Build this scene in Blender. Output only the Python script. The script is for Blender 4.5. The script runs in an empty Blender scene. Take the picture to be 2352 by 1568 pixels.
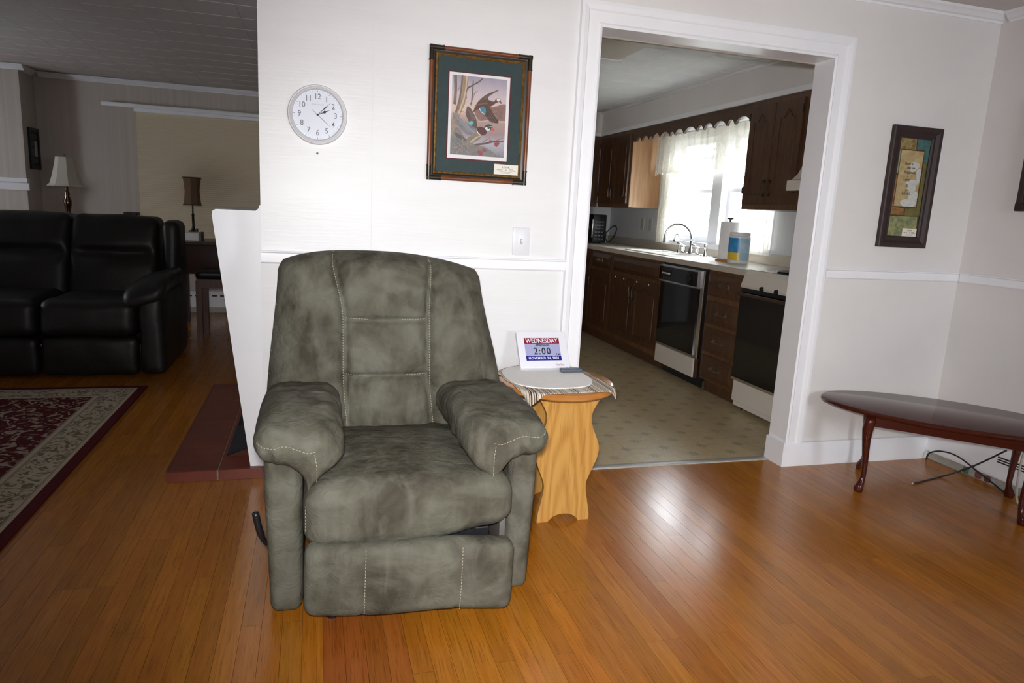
import bpy, bmesh, math, random
from mathutils import Vector, Matrix, noise
random.seed(7)
scene = bpy.context.scene
COL = scene.collection
PI = math.pi

# ------------------------------------------------------------------ camera
YAW, PITCH, ROLL, FPX = 0.28418605, 0.18654535, 0.05161215, 1580.0
CAM = Vector((0, 0, 1.2))
_f = Vector((math.sin(YAW) * math.cos(PITCH), math.cos(YAW) * math.cos(PITCH), -math.sin(PITCH)))
_r0 = Vector((math.cos(YAW), -math.sin(YAW), 0))
_u0 = _r0.cross(_f)
_r = math.cos(ROLL) * _r0 + math.sin(ROLL) * _u0
_u = -math.sin(ROLL) * _r0 + math.cos(ROLL) * _u0
cd = bpy.data.cameras.new('camera')
cd.sensor_width = 36.0
cd.lens = FPX / 2352 * 36.0
cd.clip_start = 0.02
cam = bpy.data.objects.new('camera', cd)
cam.matrix_world = Matrix(((_r.x, _u.x, -_f.x, CAM.x), (_r.y, _u.y, -_f.y, CAM.y), (_r.z, _u.z, -_f.z, CAM.z), (0, 0, 0, 1)))
COL.objects.link(cam)
scene.camera = cam


def ray(x, y):
    return _r * ((x - 1176) / FPX) - _u * ((y - 784) / FPX) + _f


def onX(x, y, X):
    d = ray(x, y); return CAM + d * ((X - CAM.x) / d.x)


def onY(x, y, Y):
    d = ray(x, y); return CAM + d * ((Y - CAM.y) / d.y)


def onZ(x, y, Z):
    d = ray(x, y); return CAM + d * ((Z - CAM.z) / d.z)


# ------------------------------------------------------------------ light
scene.view_settings.view_transform = 'Standard'
scene.view_settings.look = 'None'
scene.view_settings.gamma = 1.0
scene.view_settings.use_curve_mapping = False
scene.view_settings.exposure = 0.13
scene.cycles.blur_glossy = 0.0
world = bpy.data.worlds.new('world')
scene.world = world
world.use_nodes = True
bg = world.node_tree.nodes['Background']
bg.inputs[0].default_value = (0.86, 0.93, 1.0, 1)
bg.inputs[1].default_value = 26.0
# on-camera flash
fl = bpy.data.lights.new('camera_flash', 'SPOT')
fl.energy = 270
fl.color = (1.0, 0.985, 0.985)
fl.spot_size = math.radians(91)
fl.spot_blend = 1.0
fl.shadow_soft_size = 0.035
flash = bpy.data.objects.new('camera_flash', fl)
fdir = ray(1290, 790)
flash.location = CAM + Vector((-0.02, 0.0, 0.07))
flash.rotation_euler = fdir.to_track_quat('-Z', 'Y').to_euler()
COL.objects.link(flash)


def portal(name, loc, rot, sx, sy):
    l = bpy.data.lights.new(name, 'AREA'); l.shape = 'RECTANGLE'; l.size = sx; l.size_y = sy
    l.cycles.is_portal = True
    o = bpy.data.objects.new(name, l); o.location = loc; o.rotation_euler = rot; COL.objects.link(o)


portal('kitchen_window_portal', (3.30, 5.17, 1.47), (0, PI / 2, 0), 0.95, 1.62)
portal('fill_left_portal', (-4.15, 5.725, 1.325), (0, -PI / 2, 0), 0.65, 0.65)  # samples daylight through the added left window
portal('fill_rear_portal', (2.1, -1.95, 1.4), (PI / 2, 0, 0), 0.9, 0.9)  # samples daylight through the added rear window

# ------------------------------------------------------------------ materials
MATS = {}


def mat(name, color, rough=0.5, metallic=0.0, spec=0.5, color2=None, nscale=8.0, stretch=(1, 1, 1), detail=4.0,
        ramp=(0.35, 0.65), bump=0.0, bscale=None, bstretch=None, coat=0.0, sheen=0.0, emit=None, estr=0.0, rand=0.0):
    if name in MATS:
        return MATS[name]
    m = bpy.data.materials.new(name); m.use_nodes = True
    nt = m.node_tree; N = nt.nodes; L = nt.links
    b = N['Principled BSDF']
    b.inputs['Base Color'].default_value = (*color, 1)
    b.inputs['Roughness'].default_value = rough
    b.inputs['Metallic'].default_value = metallic
    b.inputs['Specular IOR Level'].default_value = spec
    b.inputs['Coat Weight'].default_value = coat
    b.inputs['Coat Roughness'].default_value = 0.08
    b.inputs['Sheen Weight'].default_value = sheen
    if emit:
        b.inputs['Emission Color'].default_value = (*emit, 1); b.inputs['Emission Strength'].default_value = estr
    tc = N.new('ShaderNodeTexCoord')
    if color2 is not None:
        mp = N.new('ShaderNodeMapping'); mp.inputs['Scale'].default_value = stretch
        L.new(tc.outputs['Object'], mp.inputs['Vector'])
        if rand:
            oi = N.new('ShaderNodeObjectInfo'); mu = N.new('ShaderNodeMath'); mu.operation = 'MULTIPLY'
            mu.inputs[1].default_value = 37.0; L.new(oi.outputs['Random'], mu.inputs[0])
            L.new(mu.outputs[0], mp.inputs['Location'])
        nz = N.new('ShaderNodeTexNoise'); nz.inputs['Scale'].default_value = nscale
        nz.inputs['Detail'].default_value = detail; nz.inputs['Roughness'].default_value = 0.6
        L.new(mp.outputs[0], nz.inputs['Vector'])
        rp = N.new('ShaderNodeValToRGB')
        rp.color_ramp.elements[0].position = ramp[0]; rp.color_ramp.elements[1].position = ramp[1]
        rp.color_ramp.elements[0].color = (*color, 1); rp.color_ramp.elements[1].color = (*color2, 1)
        L.new(nz.outputs['Fac'], rp.inputs[0])
        L.new(rp.outputs[0], b.inputs['Base Color'])
    if bump:
        mp2 = N.new('ShaderNodeMapping'); mp2.inputs['Scale'].default_value = bstretch or stretch
        L.new(tc.outputs['Object'], mp2.inputs['Vector'])
        n2 = N.new('ShaderNodeTexNoise'); n2.inputs['Scale'].default_value = bscale or nscale
        n2.inputs['Detail'].default_value = 5.0
        L.new(mp2.outputs[0], n2.inputs['Vector'])
        bp = N.new('ShaderNodeBump'); bp.inputs['Strength'].default_value = bump; bp.inputs['Distance'].default_value = 0.01
        L.new(n2.outputs['Fac'], bp.inputs['Height']); L.new(bp.outputs[0], b.inputs['Normal'])
    MATS[name] = m
    return m


class G:
    """small node-graph helper"""
    def __init__(s, name):
        s.m = bpy.data.materials.new(name); s.m.use_nodes = True
        s.N = s.m.node_tree.nodes; s.L = s.m.node_tree.links
        s.b = s.N['Principled BSDF']; MATS[name] = s.m

    def put(s, v, sock):
        if hasattr(v, 'bl_idname') or isinstance(v, bpy.types.NodeSocket):
            s.L.new(v, sock)
        else:
            sock.default_value = v

    def math(s, op, a, b=0.0, c=None):
        n = s.N.new('ShaderNodeMath'); n.operation = op
        s.put(a, n.inputs[0]); s.put(b, n.inputs[1])
        if c is not None: s.put(c, n.inputs[2])
        return n.outputs[0]

    def coord(s, out='Object'):
        t = s.N.new('ShaderNodeTexCoord'); return t.outputs[out]

    def xyz(s, v):
        n = s.N.new('ShaderNodeSeparateXYZ'); s.L.new(v, n.inputs[0]); return n.outputs

    def comb(s, x, y, z):
        n = s.N.new('ShaderNodeCombineXYZ')
        for i, v in enumerate((x, y, z)): s.put(v, n.inputs[i])
        return n.outputs[0]

    def map(s, v, scale=(1, 1, 1), loc=None):
        n = s.N.new('ShaderNodeMapping'); s.L.new(v, n.inputs[0]); n.inputs['Scale'].default_value = scale
        if loc is not None: s.put(loc, n.inputs['Location'])
        return n.outputs[0]

    def noise(s, v, scale, detail=3.0, rough=0.55, dist=0.0):
        n = s.N.new('ShaderNodeTexNoise'); s.L.new(v, n.inputs['Vector']); n.inputs['Scale'].default_value = scale
        n.inputs['Detail'].default_value = detail; n.inputs['Roughness'].default_value = rough
        n.inputs['Distortion'].default_value = dist
        return n.outputs['Fac']

    def voro(s, v, scale, feature='F1'):
        n = s.N.new('ShaderNodeTexVoronoi'); n.feature = feature; s.L.new(v, n.inputs['Vector']); n.inputs['Scale'].default_value = scale
        return n.outputs['Distance']

    def mix(s, fac, a, b):
        n = s.N.new('ShaderNodeMix'); n.data_type = 'RGBA'
        s.put(fac, n.inputs[0])
        for v, k in ((a, 6), (b, 7)):
            if isinstance(v, tuple): n.inputs[k].default_value = (*v, 1)
            else: s.L.new(v, n.inputs[k])
        return n.outputs[2]

    def ramp(s, fac, stops):
        n = s.N.new('ShaderNodeValToRGB'); s.L.new(fac, n.inputs[0])
        e = n.color_ramp.elements
        while len(e) < len(stops): e.new(0.5)
        for k, (p, c) in enumerate(stops):
            e[k].position = p; e[k].color = (*c, 1) if len(c) == 3 else c
        return n.outputs[0]

    def bump(s, h, strength=0.3, dist=0.01):
        n = s.N.new('ShaderNodeBump'); n.inputs['Strength'].default_value = strength; n.inputs['Distance'].default_value = dist
        s.L.new(h, n.inputs['Height']); s.L.new(n.outputs[0], s.b.inputs['Normal'])

    def set(s, **k):
        for kk, v in k.items():
            i = s.b.inputs[kk.replace('_', ' ')]
            if isinstance(v, tuple): i.default_value = (*v, 1)
            else: s.put(v, i)


# plain materials
M_wall = mat('wall_paint', (0.745, 0.722, 0.708), 0.55, spec=0.35, color2=(0.775, 0.752, 0.738), nscale=3, bump=0.06, bscale=60)
M_panelw = mat('panel_paint', (0.755, 0.75, 0.755), 0.42, spec=0.4, color2=(0.785, 0.78, 0.785), nscale=2, stretch=(1, 1, 6), bump=0.06, bscale=14, bstretch=(0.6, 1, 9))
M_trim = mat('trim_white', (0.85, 0.855, 0.89), 0.35, spec=0.5, color2=(0.875, 0.88, 0.91), nscale=5)
M_ceil = mat('ceiling_paint', (0.62, 0.585, 0.57), 0.8, spec=0.2)
M_ceilw = mat('ceiling_tile', (0.60, 0.56, 0.545), 0.75, spec=0.2, color2=(0.63, 0.59, 0.575), nscale=6, rand=1)
M_ceilgap = mat('ceiling_bevel', (0.95, 0.95, 0.95), 0.4)
M_dark = mat('dark_gap', (0.02, 0.012, 0.008), 0.8)
M_black = mat('black_plastic', (0.012, 0.012, 0.014), 0.35)
M_blackmetal = mat('black_metal', (0.015, 0.016, 0.018), 0.4, metallic=0.4, color2=(0.025, 0.026, 0.03), nscale=20)
M_chrome = mat('chrome', (0.75, 0.76, 0.78), 0.12, metallic=1.0)
M_brass = mat('antique_brass', (0.085, 0.068, 0.048), 0.4, metallic=1.0)
M_nickel = mat('dull_nickel', (0.35, 0.34, 0.32), 0.3, metallic=1.0)
M_whitepl = mat('white_plastic', (0.80, 0.80, 0.86), 0.35)
M_almond = mat('almond_enamel', (0.66, 0.62, 0.55), 0.3, spec=0.5)
M_cab = mat('dark_oak', (0.050, 0.021, 0.0085), 0.38, spec=0.5, color2=(0.10, 0.045, 0.018), nscale=6, stretch=(8, 8, 0.7), detail=6, bump=0.12, bscale=10, bstretch=(14, 14, 0.6), rand=1)
M_cabside_lit = mat('cabinet_wood_lit', (0.30, 0.15, 0.06), 0.42, spec=0.5, color2=(0.42, 0.24, 0.11), nscale=3, stretch=(7, 7, 0.6), detail=5)  # lighter copy of the cabinet wood; light on the side panel put into colour
M_cabframe = mat('oak_frame', (0.085, 0.037, 0.014), 0.38, color2=(0.16, 0.075, 0.03), nscale=6, stretch=(8, 8, 0.7), detail=6)
M_counter = mat('laminate_counter', (0.50, 0.455, 0.38), 0.28, color2=(0.54, 0.49, 0.41), nscale=90)
M_sink = mat('porcelain_sink', (0.72, 0.70, 0.66), 0.2)
M_glassblack = mat('black_glass', (0.004, 0.004, 0.005), 0.05, spec=0.6)
M_leather = mat('black_leather', (0.0085, 0.0072, 0.007), 0.46, spec=0.35, color2=(0.012, 0.0105, 0.010), nscale=5, bump=0.25, bscale=16)
M_mahog = mat('mahogany', (0.045, 0.008, 0.004), 0.17, spec=0.32, color2=(0.075, 0.014, 0.007), nscale=5, stretch=(0.6, 9, 9), detail=5, coat=0.0)
M_mahogtop = mat('mahogany_top', (0.045, 0.009, 0.005), 0.13, spec=0.40, color2=(0.07, 0.015, 0.008), nscale=5, stretch=(0.6, 9, 9), detail=5)
M_desk = mat('desk_wood', (0.022, 0.008, 0.006), 0.35, color2=(0.035, 0.013, 0.009), nscale=6, stretch=(0.7, 8, 8))
g = G('honey_oak')
co = g.coord()
v = g.map(co, (1.0, 1.0, 0.16))
wn = g.noise(g.map(co, (3.0, 3.0, 0.9)), 2.2, 3, 0.5)
wv = g.N.new('ShaderNodeTexWave'); wv.wave_type = 'RINGS'; wv.rings_direction = 'Y'
wv.inputs['Scale'].default_value = 11.0; wv.inputs['Distortion'].default_value = 5.0; wv.inputs['Detail'].default_value = 2.0; wv.inputs['Detail Scale'].default_value = 1.4
g.L.new(v, wv.inputs['Vector'])
pores = g.noise(g.map(co, (90, 90, 4)), 2.0, 3)
cc = g.ramp(wv.outputs['Fac'], [(0.0, (0.44, 0.215, 0.042)), (0.5, (0.50, 0.262, 0.058)), (1.0, (0.53, 0.285, 0.068))])
cc = g.mix(g.ramp(pores, [(0.30, (0.55, 0.55, 0.55)), (0.46, (0, 0, 0))]), cc, (0.30, 0.12, 0.025))
g.set(Base_Color=cc, Roughness=0.35, Specular_IOR_Level=0.45)
M_oak = g.m
M_oaktop = mat('honey_oak_top', (0.40, 0.155, 0.035), 0.25, spec=0.5, color2=(0.50, 0.22, 0.055), nscale=4, stretch=(0.8, 7, 7), detail=6, coat=0.3)
M_cable = mat('black_cable', (0.01, 0.011, 0.013), 0.4)
M_beige = mat('beige_cord', (0.42, 0.36, 0.28), 0.5)
M_ink = mat('printed_black', (0.012, 0.012, 0.016), 0.6)
M_inkgrey = mat('printed_grey', (0.06, 0.06, 0.075), 0.6)
M_card = mat('card_cream', (0.76, 0.72, 0.63), 0.7)
M_stitch = mat('stitch_thread', (0.42, 0.38, 0.29), 0.8)
M_hearth = mat('hearth_tile', (0.125, 0.026, 0.014), 0.4, color2=(0.18, 0.04, 0.02), nscale=5, rand=1)
M_grout = mat('grout', (0.22, 0.16, 0.12), 0.9, color2=(0.3, 0.23, 0.17), nscale=30)


def wood_floor(name, c_dark, c_mid, c_light):
    g = G(name)
    oi = g.N.new('ShaderNodeObjectInfo'); geo = g.N.new('ShaderNodeNewGeometry')
    rnd = g.math('FRACT', g.math('ADD', oi.outputs['Random'], geo.outputs['Random Per Island']))
    off = g.math('MULTIPLY', rnd, 53.0)
    co = g.coord()
    v = g.map(co, (1, 1, 1), g.comb(off, off, 0.0))
    v1 = g.map(v, (26, 1.6, 26))
    n1 = g.noise(v1, 2.2, 6, 0.65, 0.6)
    v2 = g.map(v, (160, 5, 160))
    n2 = g.noise(v2, 1.6, 3)
    col = g.ramp(n1, [(0.25, c_dark), (0.5, c_mid), (0.78, c_light)])
    hs = g.N.new('ShaderNodeHueSaturation')
    g.L.new(col, hs.inputs['Color'])
    vv = g.math('MULTIPLY_ADD', g.math('FRACT', g.math('MULTIPLY', rnd, 7.31)), 0.24, 0.88)
    g.L.new(vv, hs.inputs['Value'])
    hh = g.math('MULTIPLY_ADD', g.math('FRACT', g.math('MULTIPLY', rnd, 13.7)), 0.007, 0.4965)
    g.L.new(hh, hs.inputs['Hue'])
    c2 = g.mix(g.ramp(n2, [(0.30, (1, 1, 1)), (0.47, (0, 0, 0))]), hs.outputs[0], g.mix(0.55, hs.outputs[0], tuple(0.35 * x for x in c_dark)))
    rgh = g.math('MULTIPLY_ADD', g.math('FRACT', g.math('MULTIPLY', rnd, 3.77)), 0.06, 0.20)
    g.set(Base_Color=c2, Roughness=rgh, Specular_IOR_Level=0.5)
    g.bump(n2, 0.05, 0.003)
    return g.m


M_floor = wood_floor('strip_oak_floor', (0.315, 0.102, 0.008), (0.380, 0.133, 0.011), (0.44, 0.168, 0.018))
M_floorred = wood_floor('red_strip_floor', (0.25, 0.066, 0.011), (0.305, 0.090, 0.014), (0.35, 0.112, 0.02))

# suede
g = G('olive_suede')
co = g.coord()
n1 = g.noise(g.map(co, (1, 1, 1.2)), 5.0, 4, 0.6, 0.6)
n2 = g.noise(g.map(co, (9, 9, 2.2)), 2.0, 4, 0.6, 0.4)
n3 = g.noise(co, 420, 2)
base = g.ramp(n1, [(0.34, (0.048, 0.042, 0.029)), (0.50, (0.090, 0.085, 0.062)), (0.66, (0.135, 0.133, 0.104))])
c2 = g.mix(g.ramp(n2, [(0.44, (0, 0, 0)), (0.72, (0.6, 0.6, 0.6))]), base, (0.155, 0.150, 0.118))
c3 = g.mix(g.ramp(g.noise(g.map(co, (1, 1, 1), (3.3, 1.0, 7.7)), 7.0, 3, 0.5, 0.8), [(0.55, (0, 0, 0)), (0.72, (0.55, 0.55, 0.55))]), c2, (0.048, 0.040, 0.030))
g.set(Base_Color=c3, Roughness=0.85, Specular_IOR_Level=0.2, Sheen_Weight=0.0)
hb = g.math('ADD', g.math('MULTIPLY', n3, 0.03), g.math('MULTIPLY', g.noise(g.map(co, (3, 3, 3)), 5.0, 4, 0.6, 1.2), 1.0))
g.bump(hb, 0.5, 0.016)
M_suede = g.m

# left-room wallpaper
g = G('striped_wallpaper')
x, y, z = g.xyz(g.coord())
s1 = g.noise(g.comb(g.math('ADD', x, y), 0.0, 0.0), 22, 2)
s2 = g.noise(g.map(g.coord(), (60, 60, 3)), 1.2, 3)
cc = g.ramp(g.math('ADD', g.math('MULTIPLY', s1, 0.75), g.math('MULTIPLY', s2, 0.25)), [(0.35, (0.50, 0.435, 0.385)), (0.65, (0.58, 0.525, 0.475))])
g.set(Base_Color=cc, Roughness=0.7, Specular_IOR_Level=0.3)
M_paper = g.m

# vinyl kitchen floor
g = G('patterned_vinyl')
x, y, z = g.xyz(g.coord())
P = 0.225


def cell(v, off=0.0):
    return g.math('SUBTRACT', g.math('FRACT', g.math('ADD', g.math('DIVIDE', v, P), off)), 0.5)


fx, fy = cell(x), cell(y)
ax, ay = g.math('ABSOLUTE', fx), g.math('ABSOLUTE', fy)
line = g.math('LESS_THAN', g.math('MINIMUM', g.math('SUBTRACT', 0.5, ax), g.math('SUBTRACT', 0.5, ay)), 0.012)


def flower(cx, cy):
    r = g.math('SQRT', g.math('ADD', g.math('MULTIPLY', cx, cx), g.math('MULTIPLY', cy, cy)))
    th = g.math('ARCTAN2', cy, cx)
    pet = g.math('MULTIPLY_ADD', g.math('COSINE', g.math('MULTIPLY', th, 8.0)), 0.03, 0.125)
    return g.math('LESS_THAN', r, pet)


fl1 = flower(fx, fy)
fl2 = flower(cell(x, 0.5), cell(y, 0.5))
pat = g.math('MAXIMUM', fl1, fl2)
nz = g.noise(g.coord(), 30, 4)
basev = g.ramp(nz, [(0.3, (0.43, 0.345, 0.20)), (0.7, (0.52, 0.42, 0.25))])
c1 = g.mix(g.math('MULTIPLY', line, 0.35), basev, (0.20, 0.17, 0.10))
c2 = g.mix(g.math('MULTIPLY', pat, g.math('MULTIPLY_ADD', g.noise(g.coord(), 60, 2), 0.8, 0.05)), c1, (0.17, 0.16, 0.11))
g.set(Base_Color=c2, Roughness=0.35, Specular_IOR_Level=0.4)
M_vinyl = g.m

# rug
RW, RL = 2.0, 2.9
g = G('oriental_rug_pile')
co = g.coord()
x, y, z = g.xyz(co)
d = g.math('MINIMUM', g.math('SUBTRACT', RW / 2, g.math('ABSOLUTE', x)), g.math('SUBTRACT', RL / 2, g.math('ABSOLUTE', y)))
maroon, cream, dk = (0.085, 0.010, 0.012), (0.46, 0.39, 0.29), (0.17, 0.145, 0.09)
nv = g.noise(co, 12, 2, 0.5, 2.6)
nv2 = g.noise(g.map(co, (1, 1, 1), (4.0, 2.0, 0.0)), 17, 2, 0.5, 2.6)
field = g.mix(g.ramp(nv, [(0.54, (0, 0, 0)), (0.58, (1, 1, 1))]), maroon, (0.36, 0.27, 0.20))
bord = g.mix(g.ramp(nv2, [(0.51, (0, 0, 0)), (0.55, (1, 1, 1))]), cream, dk)


def step(a):
    return g.math('GREATER_THAN', d, a)


c = g.mix(step(0.045), maroon, cream)
c = g.mix(step(0.062), c, (0.30, 0.25, 0.17))
c = g.mix(step(0.070), c, bord)
c = g.mix(step(0.205), c, (0.30, 0.23, 0.17))
c = g.mix(step(0.215), c, cream)
c = g.mix(step(0.235), c, (0.25, 0.19, 0.14))
c = g.mix(step(0.245), c, field)
g.set(Base_Color=c, Roughness=0.95, Specular_IOR_Level=0.1)
g.bump(g.noise(co, 300, 2), 0.3, 0.004)
M_rug = g.m

# lace
def lace(name, dense, tl):
    g = G(name)
    co = g.coord()
    v1 = g.voro(g.map(co, (1, 1, 1)), 22)
    rings = g.math('SINE', g.math('MULTIPLY', v1, 46.0))
    n = g.noise(co, 30, 3, 0.6, 1.0)
    a = g.math('ADD', g.math('MULTIPLY', rings, 0.28), n)
    fac = g.ramp(a, [(0.42, (dense, dense, dense)), (0.56, (0.99, 0.99, 0.99))])
    N, L = g.N, g.L
    dif = N.new('ShaderNodeBsdfDiffuse'); dif.inputs[0].default_value = (0.86, 0.83, 0.74, 1)
    trl = N.new('ShaderNodeBsdfTranslucent'); trl.inputs[0].default_value = (0.93, 0.90, 0.80, 1)
    tr = N.new('ShaderNodeBsdfTransparent')
    m1 = N.new('ShaderNodeMixShader'); m1.inputs[0].default_value = tl; L.new(dif.outputs[0], m1.inputs[1]); L.new(trl.outputs[0], m1.inputs[2])
    m2 = N.new('ShaderNodeMixShader'); L.new(fac, m2.inputs[0]); L.new(tr.outputs[0], m2.inputs[1]); L.new(m1.outputs[0], m2.inputs[2])
    L.new(m2.outputs[0], N['Material Output'].inputs[0])
    return g.m


M_lace = lace('cream_lace', 0.80, 0.13)
M_lace2 = lace('white_sheer', 0.80, 0.20)
# blind
g = G('pleated_blind')
x, y, z = g.xyz(g.coord())
g.set(Base_Color=(0.70, 0.61, 0.44), Roughness=0.8, Specular_IOR_Level=0.2)
M_blind = g.m
# window glass
g = G('window_glass')
tr = g.N.new('ShaderNodeBsdfTransparent'); gl = g.N.new('ShaderNodeBsdfGlossy'); gl.inputs['Roughness'].default_value = 0.02
mx = g.N.new('ShaderNodeMixShader'); mx.inputs[0].default_value = 0.06
g.L.new(tr.outputs[0], mx.inputs[1]); g.L.new(gl.outputs[0], mx.inputs[2]); g.L.new(mx.outputs[0], g.N['Material Output'].inputs[0])
M_glass = g.m
# lampshade
def shade_mat(name, c, t):
    g = G(name)
    dif = g.N.new('ShaderNodeBsdfDiffuse'); dif.inputs[0].default_value = (*c, 1)
    trl = g.N.new('ShaderNodeBsdfTranslucent'); trl.inputs[0].default_value = (*t, 1)
    mx = g.N.new('ShaderNodeMixShader'); mx.inputs[0].default_value = 0.25
    g.L.new(dif.outputs[0], mx.inputs[1]); g.L.new(trl.outputs[0], mx.inputs[2]); g.L.new(mx.outputs[0], g.N['Material Output'].inputs[0])
    return g.m


M_shadew = shade_mat('cream_lampshade', (0.66, 0.62, 0.55), (0.6, 0.55, 0.45))
M_shadeb = shade_mat('brown_lampshade', (0.20, 0.13, 0.085), (0.2, 0.12, 0.07))
M_shadet = mat('shade_binding', (0.03, 0.018, 0.012), 0.8)


def rgb(r, g_, b):
    f = lambda v: (v / 255 / 12.92) if v / 255 <= 0.04045 else ((v / 255 + 0.055) / 1.055) ** 2.4
    return (f(r), f(g_), f(b))


def cm(name, r, g_, b, rough=0.6, **k):
    return mat(name, rgb(r, g_, b), rough, **k)


# ------------------------------------------------------------------ object helpers
XF = {}


def tag(o, label=None, cat=None, group=None, kind=None):
    if label: o['label'] = label
    if cat: o['category'] = cat
    if group: o['group'] = group
    if kind: o['kind'] = kind
    return o


def thing(name, label, cat, loc=(0, 0, 0), rotz=0.0, group=None, kind=None):
    o = bpy.data.objects.new(name, None)
    o.empty_display_size = 0.05
    o.location = loc; o.rotation_euler = (0, 0, rotz)
    COL.objects.link(o)
    XF[o.name] = Matrix.Translation(loc) @ Matrix.Rotation(rotz, 4, 'Z')
    return tag(o, label, cat, group, kind)


def link(name, me, m, parent=None, local=False, smooth=None):
    if m is not None and not me.materials:
        me.materials.append(m)
    if smooth is not None and smooth is not False:
        me.polygons.foreach_set('use_smooth', [True] * len(me.polygons))
        if smooth is not True:
            try:
                me.set_sharp_from_angle(angle=math.radians(smooth))
            except Exception:
                pass
    o = bpy.data.objects.new(name, me)
    COL.objects.link(o)
    XF[o.name] = Matrix.Identity(4)
    if parent is not None:
        W = XF[parent.name]
        if not local:
            me.transform(W.inverted())
        o.parent = parent
        XF[o.name] = W
    return o


class MB:
    def __init__(s):
        s.bm = bmesh.new()

    def box(s, x0, x1, y0, y1, z0, z1, bevel=0.0, seg=2, mtx=None):
        r = bmesh.ops.create_cube(s.bm, size=1.0)
        vs = r['verts']
        for v in vs:
            v.co = Vector(((x0 + x1) / 2 + v.co.x * (x1 - x0), (y0 + y1) / 2 + v.co.y * (y1 - y0), (z0 + z1) / 2 + v.co.z * (z1 - z0)))
        if bevel:
            es = list({e for v in vs for e in v.link_edges})
            r2 = bmesh.ops.bevel(s.bm, geom=es, offset=bevel, segments=seg, affect='EDGES', profile=0.5)
            vs = list({v for f in r2['faces'] for v in f.verts} | {v for v in vs if v.is_valid})
        if mtx is not None:
            for v in vs: v.co = mtx @ v.co
        return s

    def poly(s, pts, fn, w0, w1, bevel=0.0):
        """prism: polygon pts (u,v) swept from w0 to w1, fn(u,v,w)->world"""
        a = [s.bm.verts.new(fn(u, v, w0)) for u, v in pts]
        b = [s.bm.verts.new(fn(u, v, w1)) for u, v in pts]
        n = len(pts)
        fs = [s.bm.faces.new(a[::-1]), s.bm.faces.new(b)]
        for i in range(n):
            j = (i + 1) % n
            fs.append(s.bm.faces.new((a[i], a[j], b[j], b[i])))
        if bevel:
            es = [e for e in fs[1].edges]
            bmesh.ops.bevel(s.bm, geom=es, offset=bevel, segments=2, affect='EDGES', profile=0.5)
        return s

    def lathe(s, prof, n=24, loc=(0, 0, 0), axis='Z', sx=1, sy=1):
        loc = Vector(loc); rings = []
        for r, h in prof:
            ring = []
            for i in range(n):
                a = 2 * PI * i / n
                c, q = r * math.cos(a) * sx, r * math.sin(a) * sy
                p = {'Z': (c, q, h), 'Y': (c, h, q), 'X': (h, c, q)}[axis]
                ring.append(s.bm.verts.new(loc + Vector(p)))
            rings.append(ring)
        for k in range(len(rings) - 1):
            for i in range(n):
                j = (i + 1) % n
                s.bm.faces.new((rings[k][i], rings[k][j], rings[k + 1][j], rings[k + 1][i]))
        if prof[0][0] > 1e-6: s.bm.faces.new(rings[0][::-1])
        if prof[-1][0] > 1e-6: s.bm.faces.new(rings[-1])
        return s

    def tube(s, pts, r, n=8, closed=False):
        pts = [Vector(p) for p in pts]; rs = r if isinstance(r, (list, tuple)) else [r] * len(pts)
        rings = []; up = None
        for i, p in enumerate(pts):
            if closed: t = pts[(i + 1) % len(pts)] - pts[i - 1]
            else: t = pts[min(i + 1, len(pts) - 1)] - pts[max(i - 1, 0)]
            t.normalize()
            if up is None:
                up = Vector((0, 0, 1)) if abs(t.z) < 0.9 else Vector((1, 0, 0))
            side = t.cross(up).normalized(); up = side.cross(t).normalized()
            rings.append([s.bm.verts.new(p + (side * math.cos(2 * PI * k / n) + up * math.sin(2 * PI * k / n)) * rs[i]) for k in range(n)])
        m = len(rings)
        for k in range(m if closed else m - 1):
            A, B = rings[k], rings[(k + 1) % m]
            for i in range(n):
                j = (i + 1) % n
                s.bm.faces.new((A[i], A[j], B[j], B[i]))
        if not closed:
            s.bm.faces.new(rings[0][::-1]); s.bm.faces.new(rings[-1])
        return s

    def grid(s, nu, nv, fn, closed_u=False):
        vs = [[s.bm.verts.new(fn(i / nu, j / nv)) for i in range(nu if closed_u else nu + 1)] for j in range(nv + 1)]
        for j in range(nv):
            for i in range(nu):
                i2 = (i + 1) % nu if closed_u else i + 1
                s.bm.faces.new((vs[j][i], vs[j][i2], vs[j + 1][i2], vs[j + 1][i]))
        return vs

    def build(s, name, m, parent=None, local=False, smooth=None, fix=True):
        if fix: bmesh.ops.recalc_face_normals(s.bm, faces=s.bm.faces[:])
        me = bpy.data.meshes.new(name)
        s.bm.to_mesh(me); s.bm.free()
        return link(name, me, m, parent, local, smooth)


def box(name, x0, x1, y0, y1, z0, z1, m, parent=None, bevel=0.0, local=False, seg=2):
    return MB().box(x0, x1, y0, y1, z0, z1, bevel, seg).build(name, m, parent, local, smooth=40 if bevel else None)


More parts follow.
